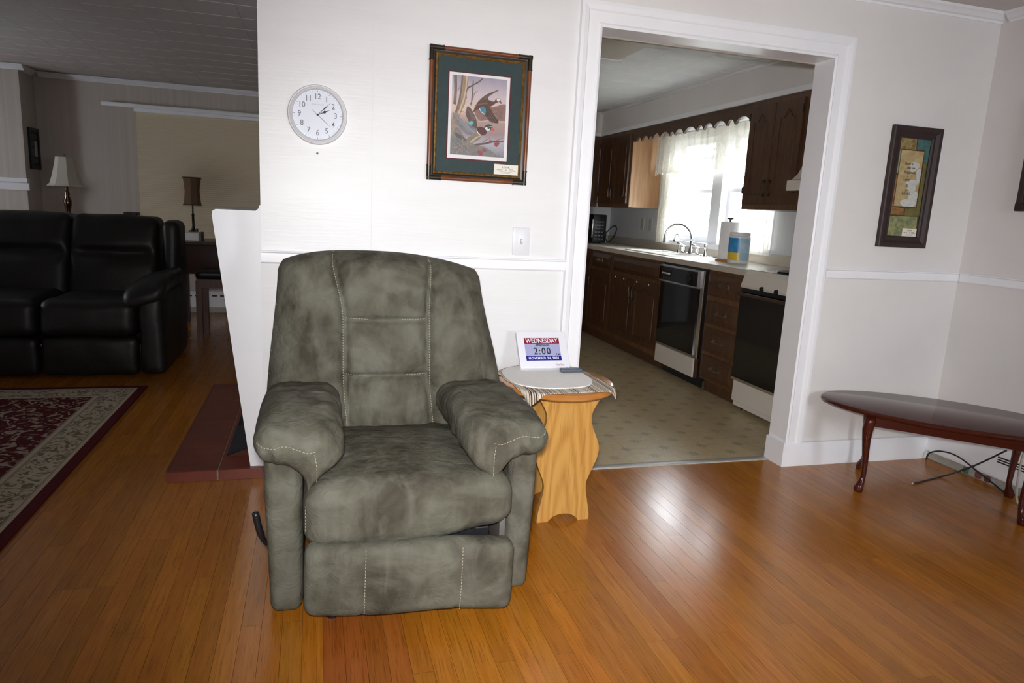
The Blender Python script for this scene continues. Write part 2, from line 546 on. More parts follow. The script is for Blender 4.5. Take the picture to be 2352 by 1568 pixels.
def cushion(name, dims, center, m, parent, r=0.04, n=(16, 16, 16), bulge=(0, 0, 0), fn=None, nz=0.0, nzs=8.0, seed=0.0, local=False):
    """rounded, puffed box; fn deforms a world point"""
    a = Vector((dims[0] / 2, dims[1] / 2, dims[2] / 2)); c = Vector(center)
    bm = bmesh.new(); cache = {}

    def vert(p):
        k = (round(p[0], 5), round(p[1], 5), round(p[2], 5))
        if k in cache: return cache[k]
        q = []
        for i in range(3):      # denser rows towards the edges
            w = p[i]; q.append(math.copysign(1 - (1 - abs(w)) ** 1.35, w) if abs(w) < 1 else w)
        P0 = Vector([q[i] * a[i] for i in range(3)])
        inn = Vector([max(-(a[i] - r), min(a[i] - r, P0[i])) for i in range(3)])
        dv = P0 - inn
        P1 = inn + (dv.normalized() * r if dv.length > 1e-9 else Vector())
        u = [max(-1, min(1, P1[i] / a[i])) for i in range(3)]
        for i in range(3):
            j, l = (i + 1) % 3, (i + 2) % 3
            P1[i] *= 1 + bulge[i] * (1 - u[j] ** 2) * (1 - u[l] ** 2)
        W = c + P1
        if nz:
            nn = noise.noise_vector(W * nzs + Vector((seed, seed * 2, seed * 3)))
            W = W + nn * nz
        if fn: W = Vector(fn(W))
        v = bm.verts.new(W); cache[k] = v
        return v

    for ax in range(3):
        i, j = (ax + 1) % 3, (ax + 2) % 3
        for sg in (-1, 1):
            for A in range(n[i]):
                for B in range(n[j]):
                    quad = []
                    for da, db in ((0, 0), (1, 0), (1, 1), (0, 1)):
                        p = [0, 0, 0]; p[ax] = sg; p[i] = -1 + 2 * (A + da) / n[i]; p[j] = -1 + 2 * (B + db) / n[j]
                        quad.append(vert(p))
                    try:
                        bm.faces.new(quad if sg > 0 else quad[::-1])
                    except ValueError:
                        pass
    bmesh.ops.recalc_face_normals(bm, faces=bm.faces[:])
    me = bpy.data.meshes.new(name); bm.to_mesh(me); bm.free()
    return link(name, me, m, parent, local, smooth=True)


def text(name, body, size, mtx, m, parent, align='CENTER', extrude=0.0003, sx=1.0, spacing=1.0, bold=0.0):
    cu = bpy.data.curves.new(name, 'FONT'); cu.body = body; cu.size = size; cu.align_x = align; cu.align_y = 'CENTER'
    cu.extrude = extrude; cu.space_character = spacing; cu.offset = bold; cu.resolution_u = 3
    o = bpy.data.objects.new(name, cu)
    me = bpy.data.meshes.new_from_object(o)
    bpy.data.objects.remove(o)
    me.transform(mtx @ Matrix.Diagonal((sx, 1, 1, 1)))
    me.materials.clear()
    return link(name, me, m, parent)


def face_mtx(origin, right, up):
    right = Vector(right).normalized(); up = Vector(up).normalized(); n = right.cross(up)
    return Matrix(((right.x, up.x, n.x, origin[0]), (right.y, up.y, n.y, origin[1]), (right.z, up.z, n.z, origin[2]), (0, 0, 0, 1)))


def copy_tree(o, parent=None):
    c = o.copy(); COL.objects.link(c); XF[c.name] = XF[o.name]
    if parent: c.parent = parent
    for ch in [k for k in o.children]:
        copy_tree(ch, c)
    return c


def smoothstep(a, b, x):
    t = max(0.0, min(1.0, (x - a) / (b - a))); return t * t * (3 - 2 * t)


def catmull(P, n=8, closed=False):
    P = [Vector(p) for p in P]; out = []
    m = len(P)
    for i in range(m if closed else m - 1):
        g_ = (lambda k: P[k % m]) if closed else (lambda k: P[max(0, min(m - 1, k))])
        p0, p1, p2, p3 = g_(i - 1), g_(i), g_(i + 1), g_(i + 2)
        for j in range(n):
            t = j / n
            out.append(0.5 * ((2 * p1) + (p2 - p0) * t + (2 * p0 - 5 * p1 + 4 * p2 - p3) * t * t + (3 * p1 - p0 - 3 * p2 + p3) * t ** 3))
    if not closed: out.append(P[-1])
    return out

# ------------------------------------------------------------------ room shell
YW, YB, H = 2.817, 2.925, 2.26
XR = 3.225
XL = -0.197
DJ0, DJ1, DH = 1.135, 2.28, 1.959
YF = 7.75      # far wall of the left room
YK = 7.33      # far wall of the kitchen


def struct(o, label, cat):
    return tag(o, label, cat, kind='structure')


# floor ------------------------------------------------------------
mb = MB()
mb.box(-4.2, XR, -2.0, 2.92, -0.08, -0.011)
mb.box(-4.2, 0.9, 2.92, YF, -0.08, -0.011)
floor = struct(mb.build('floor', M_dark), 'honey coloured strip wood floor of the living rooms', 'floor')
PWD = 0.056
plank_mesh = {}


def plank_geo(bm, x0, x1, y0, y1):
    lo = [bm.verts.new(p) for p in ((x0, y0, -0.012), (x1, y0, -0.012), (x1, y1, -0.012), (x0, y1, -0.012))]
    hi = [bm.verts.new(p) for p in ((x0, y0, 0), (x1, y0, 0), (x1, y1, 0), (x0, y1, 0))]
    for i in (1, 3):
        j = (i + 1) % 4
        bm.faces.new((lo[i], lo[j], hi[j], hi[i]))
    bm.faces.new(hi)


def plank_data(L, red):
    k = (round(L, 3), red)
    if k not in plank_mesh:
        bm = bmesh.new(); plank_geo(bm, 0.0004, PWD - 0.0004, 0.0, L - 0.0007)
        me = bpy.data.meshes.new('plank'); bm.to_mesh(me); bm.free()
        me.materials.append(M_floorred if red else M_floor); plank_mesh[k] = me
    return plank_mesh[k]


rp = random.Random(3)
planks = []
i0, i1 = int((-4.2 - 0.02) / PWD) + 1, int((XR - 0.02) / PWD)
for i in range(i0, i1):
    x = 0.02 + i * PWD
    yend = 2.90 if x > XL - 0.06 else YF
    y = -2.0 + rp.choice((0, 0.3, 0.6, 0.9))
    if y > -2.0: planks.append((x, -2.0, y + 2.0))
    while y < yend - 0.05:
        L = rp.choice((0.6, 0.9, 1.2, 1.5, 1.8))
        if y + L > yend - 0.25: L = yend - y
        planks.append((x, y, L)); y += L
    if XL - 0.06 < x < 0.84:
        planks.append((x, 4.56, 1.5)); planks.append((x, 6.06, YF - 6.06))


def score(p):
    c = Vector((p[0] + PWD / 2, p[1] + p[2] / 2, 0)); best = 0
    for t in (0.1, 0.5, 0.9):
        q = Vector((c.x, p[1] + p[2] * t, 0)) - CAM
        z = q.dot(_f)
        if z < 0.3: continue
        px, py = 1176 + FPX * q.dot(_r) / z, 784 - FPX * q.dot(_u) / z
        if -60 < px < 2412 and -20 < py < 1640: best = max(best, p[2] * PWD * 1.2 / z ** 3)
    return best


planks.sort(key=score, reverse=True)
for k, (x, y, L) in enumerate(planks[:300]):
    red = (0.0 < x < 0.24)
    o = bpy.data.objects.new('plank', plank_data(L, red)); COL.objects.link(o)
    o.parent = floor; o.location = (x, y, 0)
bm = bmesh.new()
for x, y, L in planks[300:]:
    plank_geo(bm, x + 0.0004, x + PWD - 0.0004, y, y + L - 0.0007)
me = bpy.data.meshes.new('remaining_planks'); bm.to_mesh(me); bm.free()
tag(link('remaining_planks', me, M_floor, floor), kind='stuff')

kf = struct(box('kitchen_floor', 0.95, XR, 2.94, YK, -0.08, 0.0, M_vinyl), 'beige patterned vinyl floor of the kitchen', 'floor')
struct(box('trim_1', DJ0 + 0.012, DJ1 - 0.012, 2.903, 2.942, 0.0, 0.006, mat('dull_aluminium', (0.42, 0.42, 0.41), 0.4, metallic=0.3), bevel=0.002), 'grey metal threshold strip between wood floor and vinyl', 'threshold')

# ceilings ------------------------------------------------------------
mb = MB(); mb.box(-4.2, XR, -2.0, YB, H, H + 0.1); mb.box(-4.2, 0.9, YB, YF, H, H + 0.1)
ceil = struct(mb.build('ceiling', M_ceil), 'grey tiled ceiling of the living rooms', 'ceiling')
kceil = struct(box('kitchen_ceiling', 0.95, XR, YB, YK, H, H + 0.1, M_ceil), 'pale tiled ceiling of the kitchen', 'ceiling')


def tiles(parent, x0, x1, y0, y1, seed, mt):
    r = random.Random(seed)
    bm = bmesh.new(); w, l, t = 0.2968, 0.2990, 0.006
    vt = [bm.verts.new(p) for p in ((0, 0, 0), (w, 0, 0), (w, l, 0), (0, l, 0))]
    e, d = 0.0040, -t
    vb = [bm.verts.new(p) for p in ((0.001, e, d), (w - 0.001, e, d), (w - 0.001, l - e, d), (0.001, l - e, d))]
    bm.faces.new(vb[::-1]); sid = []
    for i in range(4):
        j = (i + 1) % 4; f = bm.faces.new((vt[i], vt[j], vb[j], vb[i])); sid.append((i, f))
    for i, f in sid:
        if i in (0, 2): f.material_index = 1
    me = bpy.data.meshes.new('ceiling_tile'); bmesh.ops.recalc_face_normals(bm, faces=bm.faces[:]); bm.to_mesh(me); bm.free()
    me.materials.append(mt); me.materials.append(M_ceilgap)
    x = x0
    while x < x1 - 0.01:
        y = y0 - r.choice((0, 0.1, 0.2))
        while y < y1:
            if y >= y0 - 0.001 and y + 0.3 <= y1 + 0.001:
                o = bpy.data.objects.new('ceiling_tile', me); COL.objects.link(o); o.parent = parent; o.location = (x, y, H)
            y += 0.3
        x += 0.297


tiles(ceil, -2.50, 0.0, 3.6, YF - 0.05, 1, M_ceilw)
tiles(kceil, 1.3, 2.88, 3.0, 6.9, 2, mat('kitchen_ceiling_tile', (0.74, 0.755, 0.775), 0.7, spec=0.2, color2=(0.78, 0.79, 0.81), nscale=6, rand=1))

# walls ------------------------------------------------------------
mb = MB()
mb.box(XL, DJ0 - 0.012, YW, YB, 0, H); mb.box(DJ0 - 0.012, DJ1 + 0.012, YW, YB, DH + 0.012, H); mb.box(DJ1 + 0.012, XR, YW, YB, 0, H)
wb = struct(mb.build('wall_back', M_wall), 'cream painted wall with the wide opening to the kitchen', 'wall')
box('wall_panel', XL, 0.2135, YW - 0.004, YW, 1.006, H - 0.045, M_panelw, wb)
box('wall_panel', 0.2165, 1.046, YW - 0.003, YW, 1.006, H - 0.045, M_panelw, wb)
box('lower_panel', XL, 1.046, YW - 0.003, YW, 0.12, 0.958, M_panelw, wb)
struct(box('wall_right', XR, XR + 0.12, -2.0, YB, 0, H, M_wall), 'plain cream wall at the right with the baseboard heater', 'wall')
WY0, WY1, WZ0, WZ1 = 4.38, 5.98, 0.995, 1.93
M_kwall = mat('kitchen_wall', (0.62, 0.635, 0.66), 0.5, color2=(0.66, 0.67, 0.69), nscale=4, stretch=(1, 12, 0.3))
mb = MB()
mb.box(XR, XR + 0.12, YB, WY0, 0, H); mb.box(XR, XR + 0.12, WY1, YK, 0, H)
mb.box(XR, XR + 0.12, WY0, WY1, 0, WZ0); mb.box(XR, XR + 0.12, WY0, WY1, WZ1, H)
struct(mb.build('wall_kitchen_right', M_kwall), 'pale grey kitchen wall around the double window', 'wall')
struct(box('wall_kitchen_back', 0.9, XR + 0.12, YK, YK + 0.1, 0, H, M_kwall), 'far kitchen wall behind the microwave', 'wall')
struct(box('wall_divider', 0.9, 0.95, YB, YF + 0.1, 0, H, mat('bounce_damping_brown', (0.26, 0.20, 0.15), 0.6, color2=(0.30, 0.23, 0.18), nscale=5, stretch=(4, 4, 0.6))), 'wall dividing the kitchen from the left living room', 'wall')  # unseen face made dark brown to cut kitchen bounce and darken glass reflections
struct(box('wall_chimney', XL, 0.9, YB, 4.55, 0, H, M_wall), 'chimney mass behind the clock wall', 'wall')
struct(box('wall_far', -4.2, 0.95, YF, YF + 0.1, 0, H, M_paper), 'striped wallpaper wall at the end of the left room', 'wall')
mb = MB(); mb.box(-4.3, -2.524, 7.40, YF, 0, H)
struct(mb.build('wall_breast', M_paper), 'papered wall breast jutting out at the far left', 'wall')
LW = (5.4, 6.05, 1.0, 1.65)  # opening for the added window, out of view
mb = MB(); mb.box(-4.3, -4.2, -2.0, LW[0], 0, H); mb.box(-4.3, -4.2, LW[1], 7.40, 0, H); mb.box(-4.3, -4.2, LW[0], LW[1], 0, LW[2]); mb.box(-4.3, -4.2, LW[0], LW[1], LW[3], H)
struct(mb.build('wall_left', M_paper), 'left outer wall of the living room', 'wall')
mb = MB(); mb.box(-4.2, 1.65, -2.1, -2.0, 0, H); mb.box(2.55, XR, -2.1, -2.0, 0, H); mb.box(1.65, 2.55, -2.1, -2.0, 0, 0.95); mb.box(1.65, 2.55, -2.1, -2.0, 1.85, H)
struct(mb.build('wall_rear', M_wall), 'rear wall behind the viewpoint with an opening for the added fill window', 'wall')


def mould(name, prof, a0, a1, axis, base, sgn, zbase, m, label, cat):
    """prof: list of (depth, height); runs along axis from a0 to a1 at base"""
    mb = MB()
    if axis == 'X': fn = lambda u, v, w: Vector((w, base + sgn * u, zbase + v))
    else: fn = lambda u, v, w: Vector((base + sgn * u, w, zbase + v))
    mb.poly(prof, fn, a0, a1)
    return struct(mb.build(name, m, smooth=35), label, cat)


rail = [(0, 0), (0.012, 0), (0.018, 0.006), (0.018, 0.040), (0.024, 0.044), (0.022, 0.049), (0, 0.049)]
crown = [(0, 0), (0.006, 0), (0.010, 0.010), (0.022, 0.014), (0.030, 0.028), (0.042, 0.034), (0.046, 0.045), (0, 0.045)]
basep = [(0, 0), (0.018, 0), (0.018, 0.112), (0.013, 0.122), (0, 0.122)]
mould('trim_2', rail, XL, 1.046, 'X', YW - 0.003, -1, 0.957, M_trim, 'white chair rail behind the recliner', 'chair rail')
mould('trim_3', rail, 2.386, XR, 'X', YW, -1, 0.957, M_trim, 'white chair rail right of the kitchen opening', 'chair rail')
mould('trim_4', rail, -2.0, YW - 0.024, 'Y', XR, -1, 0.957, M_trim, 'white chair rail along the right wall', 'chair rail')
mould('trim_5', crown, XL, XR, 'X', YW, -1, H - 0.045, M_trim, 'white crown moulding over the kitchen opening wall', 'crown moulding')
mould('trim_6', crown, -2.0, YW - 0.046, 'Y', XR, -1, H - 0.045, M_trim, 'white crown moulding along the right wall', 'crown moulding')
mould('trim_7', crown, -2.478, 0.9, 'X', YF, -1, H - 0.05, M_trim, 'white crown moulding above the window blind', 'crown moulding')
mould('trim_8', crown, -4.2, -2.478, 'X', 7.40, -1, H - 0.05, M_trim, 'white crown moulding on the far left wall breast', 'crown moulding')
mould('trim_9', crown, 7.40, YF - 0.046, 'Y', -2.524, 1, H - 0.05, M_trim, 'short white crown moulding above the small dark picture', 'crown moulding')
mould('baseboard_back', basep, DJ1, XR, 'X', YW - 0.004, -1, 0, M_trim, 'white baseboard right of the kitchen opening', 'baseboard')
mould('baseboard_left', basep, XL, DJ0, 'X', YW - 0.004, -1, 0, M_trim, 'white baseboard behind the recliner and side table', 'baseboard')
# mantel-like ledge on the breast
mb = MB(); mb.poly([(0, 0), (0.02, 0), (0.03, 0.06), (0.06, 0.07), (0.06, 0.105), (0, 0.105)], lambda u, v, w: Vector((w, 7.40 - u, 1.165 + v)), -4.2, -2.50)
struct(mb.build('trim_10', M_trim), 'white ledge moulding on the far left wall breast', 'ledge')

# door casing and jambs
prof = [(0, 0), (0, 0.016), (0.010, 0.020), (0.018, 0.014), (0.058, 0.014), (0.064, 0.021), (0.082, 0.026), (0.096, 0.026), (0.096, 0)]
bm = bmesh.new(); rings = []
for (px, pz, dx, dz) in ((DJ0, 0.0, -1, 0), (DJ0, DH, -1, 1), (DJ1, DH, 1, 1), (DJ1, 0.12, 1, 0)):
    rings.append([bm.verts.new((px + dx * o, YW - d, pz + dz * o)) for o, d in prof])
for a, b in zip(rings, rings[1:]):
    for i in range(len(prof)):
        j = (i + 1) % len(prof); bm.faces.new((a[i], a[j], b[j], b[i]))
bm.faces.new(rings[0]); bm.faces.new(rings[-1][::-1])
bmesh.ops.recalc_face_normals(bm, faces=bm.faces[:])
me = bpy.data.meshes.new('trim_11'); bm.to_mesh(me); bm.free()
dc = struct(link('trim_11', me, M_trim), 'white moulded casing around the kitchen opening', 'door casing')
box('jamb', DJ0 - 0.012, DJ0, YW, YB + 0.01, 0, DH + 0.012, M_trim, dc)
box('jamb', DJ1, DJ1 + 0.012, YW, YB + 0.01, 0, DH + 0.012, M_trim, dc)
box('head_jamb', DJ0, DJ1, YW, YB + 0.01, DH, DH + 0.012, M_trim, dc)
box('jamb_base', DJ1 - 0.012, DJ1, YW - 0.022, YB + 0.012, 0, 0.125, M_trim, dc)
box('header_lip', DJ0, DJ1, YB + 0.01, YB + 0.03, DH - 0.005, DH + 0.05, mat('lip_wood', (0.30, 0.26, 0.22), 0.6), dc)

# ------------------------------------------------------------------ kitchen soffit, window
XU, XC, XCT = 2.905, 2.667, 2.645
mb = MB(); mb.box(XU - 0.004, XR, YB + 0.03, YK, 2.02, H); mb.box(0.95, XU - 0.004, 6.98, YK, 2.02, H)
sof = struct(mb.build('soffit', M_wall), 'cream soffit above the kitchen cabinets', 'soffit')
box('moulding', XU - 0.016, XU - 0.004, YB + 0.03, 6.98, 2.018, 2.052, M_trim, sof)
box('moulding', 0.95, XU - 0.004, 6.968, 6.98, 2.018, 2.052, M_trim, sof)
box('cove', XU - 0.022, XU - 0.004, YB + 0.03, 6.98, H - 0.022, H - 0.001, M_trim, sof)

win = thing('window_1', 'white double window over the kitchen sink', 'window', (XR, 5.18, WZ0), kind='structure')
XG = XR + 0.05
mb = MB()
mb.box(XR - 0.012, XR + 0.12, WY0, WY0 + 0.03, WZ0, WZ1); mb.box(XR - 0.012, XR + 0.12, WY1 - 0.03, WY1, WZ0, WZ1)
mb.box(XR - 0.012, XR + 0.12, WY0 + 0.03, WY1 - 0.03, WZ1 - 0.03, WZ1); mb.box(XR - 0.035, XR + 0.12, WY0 - 0.03, WY1 + 0.03, WZ0 - 0.02, WZ0 + 0.022)
mb.build('window_frame', M_trim, win)
box('mullion', XR - 0.012, XR + 0.12, 5.10, 5.25, WZ0 + 0.022, WZ1 - 0.03, M_trim, win, bevel=0.006)
for (a, b) in ((WY0 + 0.03, 5.10), (5.25, WY1 - 0.03)):
    for k, (z0, z1, xx) in enumerate(((WZ0 + 0.022, 1.475, XG), (1.445, WZ1 - 0.03, XG + 0.035))):
        s = 0.042
        mb = MB()
        mb.box(xx, xx + 0.032, a, a + s, z0, z1); mb.box(xx, xx + 0.032, b - s, b, z0, z1)
        mb.box(xx, xx + 0.032, a + s, b - s, z0, z0 + (0.05 if k == 0 else 0.032)); mb.box(xx, xx + 0.032, a + s, b - s, z1 - 0.03, z1)
        sash = mb.build('sash', M_trim, win)
        box('pane', xx + 0.014, xx + 0.018, a + s, b - s, z0 + 0.03, z1 - 0.03, M_glass, sash)
w2 = thing('fill_window_left', 'unseen window added in the left outer wall to brighten the left room', 'window', (-4.2, 5.725, 1.0), kind='structure')  # added out of view to raise ambient light in the left room
mb = MB(); mb.box(-4.29, -4.19, LW[0], LW[0] + 0.05, LW[2], LW[3]); mb.box(-4.29, -4.19, LW[1] - 0.05, LW[1], LW[2], LW[3]); mb.box(-4.29, -4.19, LW[0] + 0.05, LW[1] - 0.05, LW[2], LW[2] + 0.05); mb.box(-4.29, -4.19, LW[0] + 0.05, LW[1] - 0.05, LW[3] - 0.05, LW[3]); mb.box(-4.27, -4.22, LW[0] + 0.05, LW[1] - 0.05, 1.31, 1.34)
mb.build('window_frame', M_trim, w2); box('pane', -4.255, -4.25, LW[0] + 0.05, LW[1] - 0.05, LW[2] + 0.05, 1.31, M_glass, w2); box('pane', -4.255, -4.25, LW[0] + 0.05, LW[1] - 0.05, 1.34, LW[3] - 0.05, M_glass, w2)
w3 = thing('fill_window_rear', 'unseen window added in the rear wall to give fill daylight', 'window', (2.1, -2.0, 0.95), kind='structure')  # added behind the camera as a source of fill daylight
mb = MB(); mb.box(1.65, 1.70, -2.09, -1.99, 0.95, 1.85); mb.box(2.50, 2.55, -2.09, -1.99, 0.95, 1.85); mb.box(1.70, 2.50, -2.09, -1.99, 0.95, 1.0); mb.box(1.70, 2.50, -2.09, -1.99, 1.80, 1.85); mb.box(1.70, 2.50, -2.07, -2.02, 1.38, 1.42)
mb.build('window_frame', M_trim, w3); box('pane', 1.70, 2.50, -2.055, -2.05, 1.0, 1.38, M_glass, w3); box('pane', 1.70, 2.50, -2.055, -2.05, 1.42, 1.80, M_glass, w3)
# outside: pale clapboard house and lawn
nh = thing('neighbour_house', 'pale clapboard house outside the kitchen window', 'house', (7.5, 5.5, -0.6))
M_clap = mat('clapboard', (0.78, 0.80, 0.82), 0.6, color2=(0.82, 0.83, 0.85), nscale=4)
box('wall', 7.5, 8.5, 0.0, 14.0, -0.6, 2.4, M_clap, nh)
for k in range(15):
    MB().poly([(0, 0), (0.03, 0), (0.008, 0.2), (0, 0.2)], lambda u, v, w, z=k * 0.2: Vector((7.5 - u, w, -0.6 + z + v)), 0.0, 14.0).build('clapboard', M_clap, nh)
MB().poly([(-0.4, 0), (1.4, 0), (0.5, 0.9)], lambda u, v, w: Vector((7.5 + u, w, 2.4 + v)), -0.2, 14.2).build('roof', mat('roof_shingle', (0.25, 0.24, 0.24), 0.9, color2=(0.32, 0.31, 0.3), nscale=10), nh)
struct(box('ground', XR + 0.12, 60, -30, 60, -0.7, -0.6, mat('lawn', (0.20, 0.20, 0.16), 0.9, color2=(0.28, 0.27, 0.22), nscale=3)), 'lawn outside the kitchen window', 'lawn')

# ------------------------------------------------------------------ recliner
rec = thing('recliner_chair', 'olive green suede recliner armchair in front of the clock wall', 'armchair', (0.268, 2.2, 0))


def dashes(polys, m, parent, name='stitching', step=0.0095, dl=0.0062, r=0.0012):
    mb = MB()
    for P in polys:
        P = [Vector(p) for p in P]; acc = 0.0; nxt = 0.0
        for a, b in zip(P, P[1:]):
            L = (b - a).length
            if L < 1e-6: continue
            while nxt <= acc + L:
                t = (nxt - acc) / L; p = a + (b - a) * t; d_ = (b - a) / L
                mb.tube([p, p + d_ * dl * 0.5, p + d_ * dl], [r * 0.7, r, r * 0.7], 5)
                nxt += step
            acc += L
    return tag(mb.build(name, m, parent, smooth=True), kind='stuff')


# backrest: a pillow with a front and a back skin
def bk_xl(z): return -0.166 + 0.042 * smoothstep(0.45, 1.02, z)
def bk_xr(z): return 0.690 - 0.085 * smoothstep(0.48, 1.0, z)
def bk_top(s): return 1.033 - 0.030 * abs(s + 0.2) ** 2.4 - 0.010 * max(0, s) ** 2 - 0.022 * max(0, -s) ** 4


BZ0 = 0.36


def seamL(z): return 0.100 + 0.016 * smoothstep(0.62, 0.36, z) - 0.038 * smoothstep(0.80, 1.03, z)
def seamR(z): return 0.395 + 0.016 * smoothstep(0.62, 0.36, z) + 0.010 * smoothstep(0.80, 1.03, z)


def gauss(d, w): return math.exp(-(d / w) ** 2)


def back_pt(s, t, side):
    """s -1..1, t 0..1; side -1 front, 1 back"""
    zt = bk_top(s)
    z = BZ0 + (zt - BZ0) * t
    xl, xr = bk_xl(z), bk_xr(z)
    cx, hw = (xl + xr) / 2, (xr - xl) / 2
    corner = 0.018 * max(0.0, (t - 0.93) / 0.07) ** 2
    x = cx + s * (hw - corner)
    e = (1 - abs(s) ** 7) ** 0.5 * (1 - abs(2 * t - 1) ** 14) ** 0.5 if abs(s) < 1 and 0 < t < 1 else 0.0
    ymid = 2.455 + 0.135 * (z - 0.36) / 0.68
    if side > 0: return Vector((x, ymid + 0.085 * e, z))
    d = 0.085 * e
    inside = seamL(z) < x < seamR(z)
    a = gauss(x - seamL(z), 0.013) + gauss(x - seamR(z), 0.013)
    puff = 0.0
    if inside:
        u = (x - seamL(z)) / (seamR(z) - seamL(z)); k = 4 * u * (1 - u)
        for z0, z1, amt in ((0.797, 1.035, 0.040), (0.603, 0.797, 0.034), (0.37, 0.603, 0.030)):
            if z0 <= z <= z1:
                v = (z - z0) / (z1 - z0); puff = amt * k ** 0.5 * (4 * v * (1 - v)) ** 0.5
        for zz in (0.797, 0.603): d -= 0.010 * gauss(z - zz, 0.010)
    else:
        u = (seamL(z) - x) / max(0.02, seamL(z) - xl) if x < seamL(z) else (x - seamR(z)) / max(0.02, xr - seamR(z))
        u = max(0, min(1, u)); puff = 0.046 * (4 * u * (1 - u)) ** 0.6 * (0.55 + 0.45 * math.sin(PI * min(1, max(0, t))))
    d += puff * e
    d -= 0.016 * a * e
    w = noise.noise(Vector((x * 9, z * 26, 1.7))) * 0.0045 + noise.noise(Vector((x * 30, z * 9, 4.7))) * 0.003
    if not inside: w += noise.noise(Vector((x * 14 + z * 6, z * 40, 9.1))) * 0.004 * (gauss(abs(x - seamL(z)), 0.09) + gauss(abs(x - seamR(z)), 0.09))
    if inside and z < 0.6: w += noise.noise(Vector((x * 42, z * 11, 2.2))) * 0.011 * smoothstep(0.36, 0.5, z)
    return Vector((x, ymid - d - w * e, z))


mb = MB(); NU, NV = 96, 96
fr = mb.grid(NU, NV, lambda u, v: back_pt(-1 + 2 * u, v, -1))
bkg = mb.grid(40, 40, lambda u, v: back_pt(-1 + 2 * u, v, 1))
bmesh.ops.remove_doubles(mb.bm, verts=mb.bm.verts[:], dist=0.0004)
backrest = mb.build('backrest', M_suede, rec, smooth=True)


def st_of(x, z):
    s = 0.0
    for _ in range(6):
        xl, xr = bk_xl(z), bk_xr(z); s = (x - (xl + xr) / 2) / ((xr - xl) / 2)
    t = (z - BZ0) / (bk_top(s) - BZ0); return s, t


def on_back(x, z):
    s, t = st_of(x, z); return back_pt(s, min(0.995, t), -1) + Vector((0, -0.0025, 0))


L1 = [on_back(seamL(z) - 0.005, z) for z in [1.02 - 0.01 * k for k in range(64)]]
L2 = [on_back(seamR(z) + 0.005, z) for z in [1.02 - 0.01 * k for k in range(64)]]
L3 = [on_back(seamL(0.797) + 0.006 + 0.01 * k, 0.802 - 0.004 * math.sin(PI * k / 29)) for k in range(29)]
L4 = [on_back(seamL(0.603) + 0.006 + 0.01 * k, 0.608 - 0.006 * math.sin(PI * k / 29)) for k in range(29)]
dashes([L1, L2, L3, L4], M_stitch, backrest)

# seat
def seat_fn(p):
    x, y, z = p
    top = smoothstep(0.30, 0.43, z)
    z += top * 0.018 * math.cos((x - 0.27) / 0.30 * 1.4) * smoothstep(2.42, 2.2, y)
    z += noise.noise(Vector((x * 16, y * 9, 3))) * 0.004 * top
    z += 0.034 * smoothstep(0.36, 0.26, z) * smoothstep(0.28, 0.55, x)
    y += noise.noise(Vector((x * 20, z * 6, 8))) * 0.004
    return (x, y, z)


seat = cushion('seat', (0.605, 0.61, 0.188), (0.270, 2.132, 0.334), M_suede, rec, r=0.058, n=(34, 30, 16), bulge=(0, 0.03, 0.10), fn=seat_fn)
dashes([[(-0.026, 1.853 + 0.001 * k, 0.30 + 0.01 * k) for k in range(8)]], M_stitch, seat)

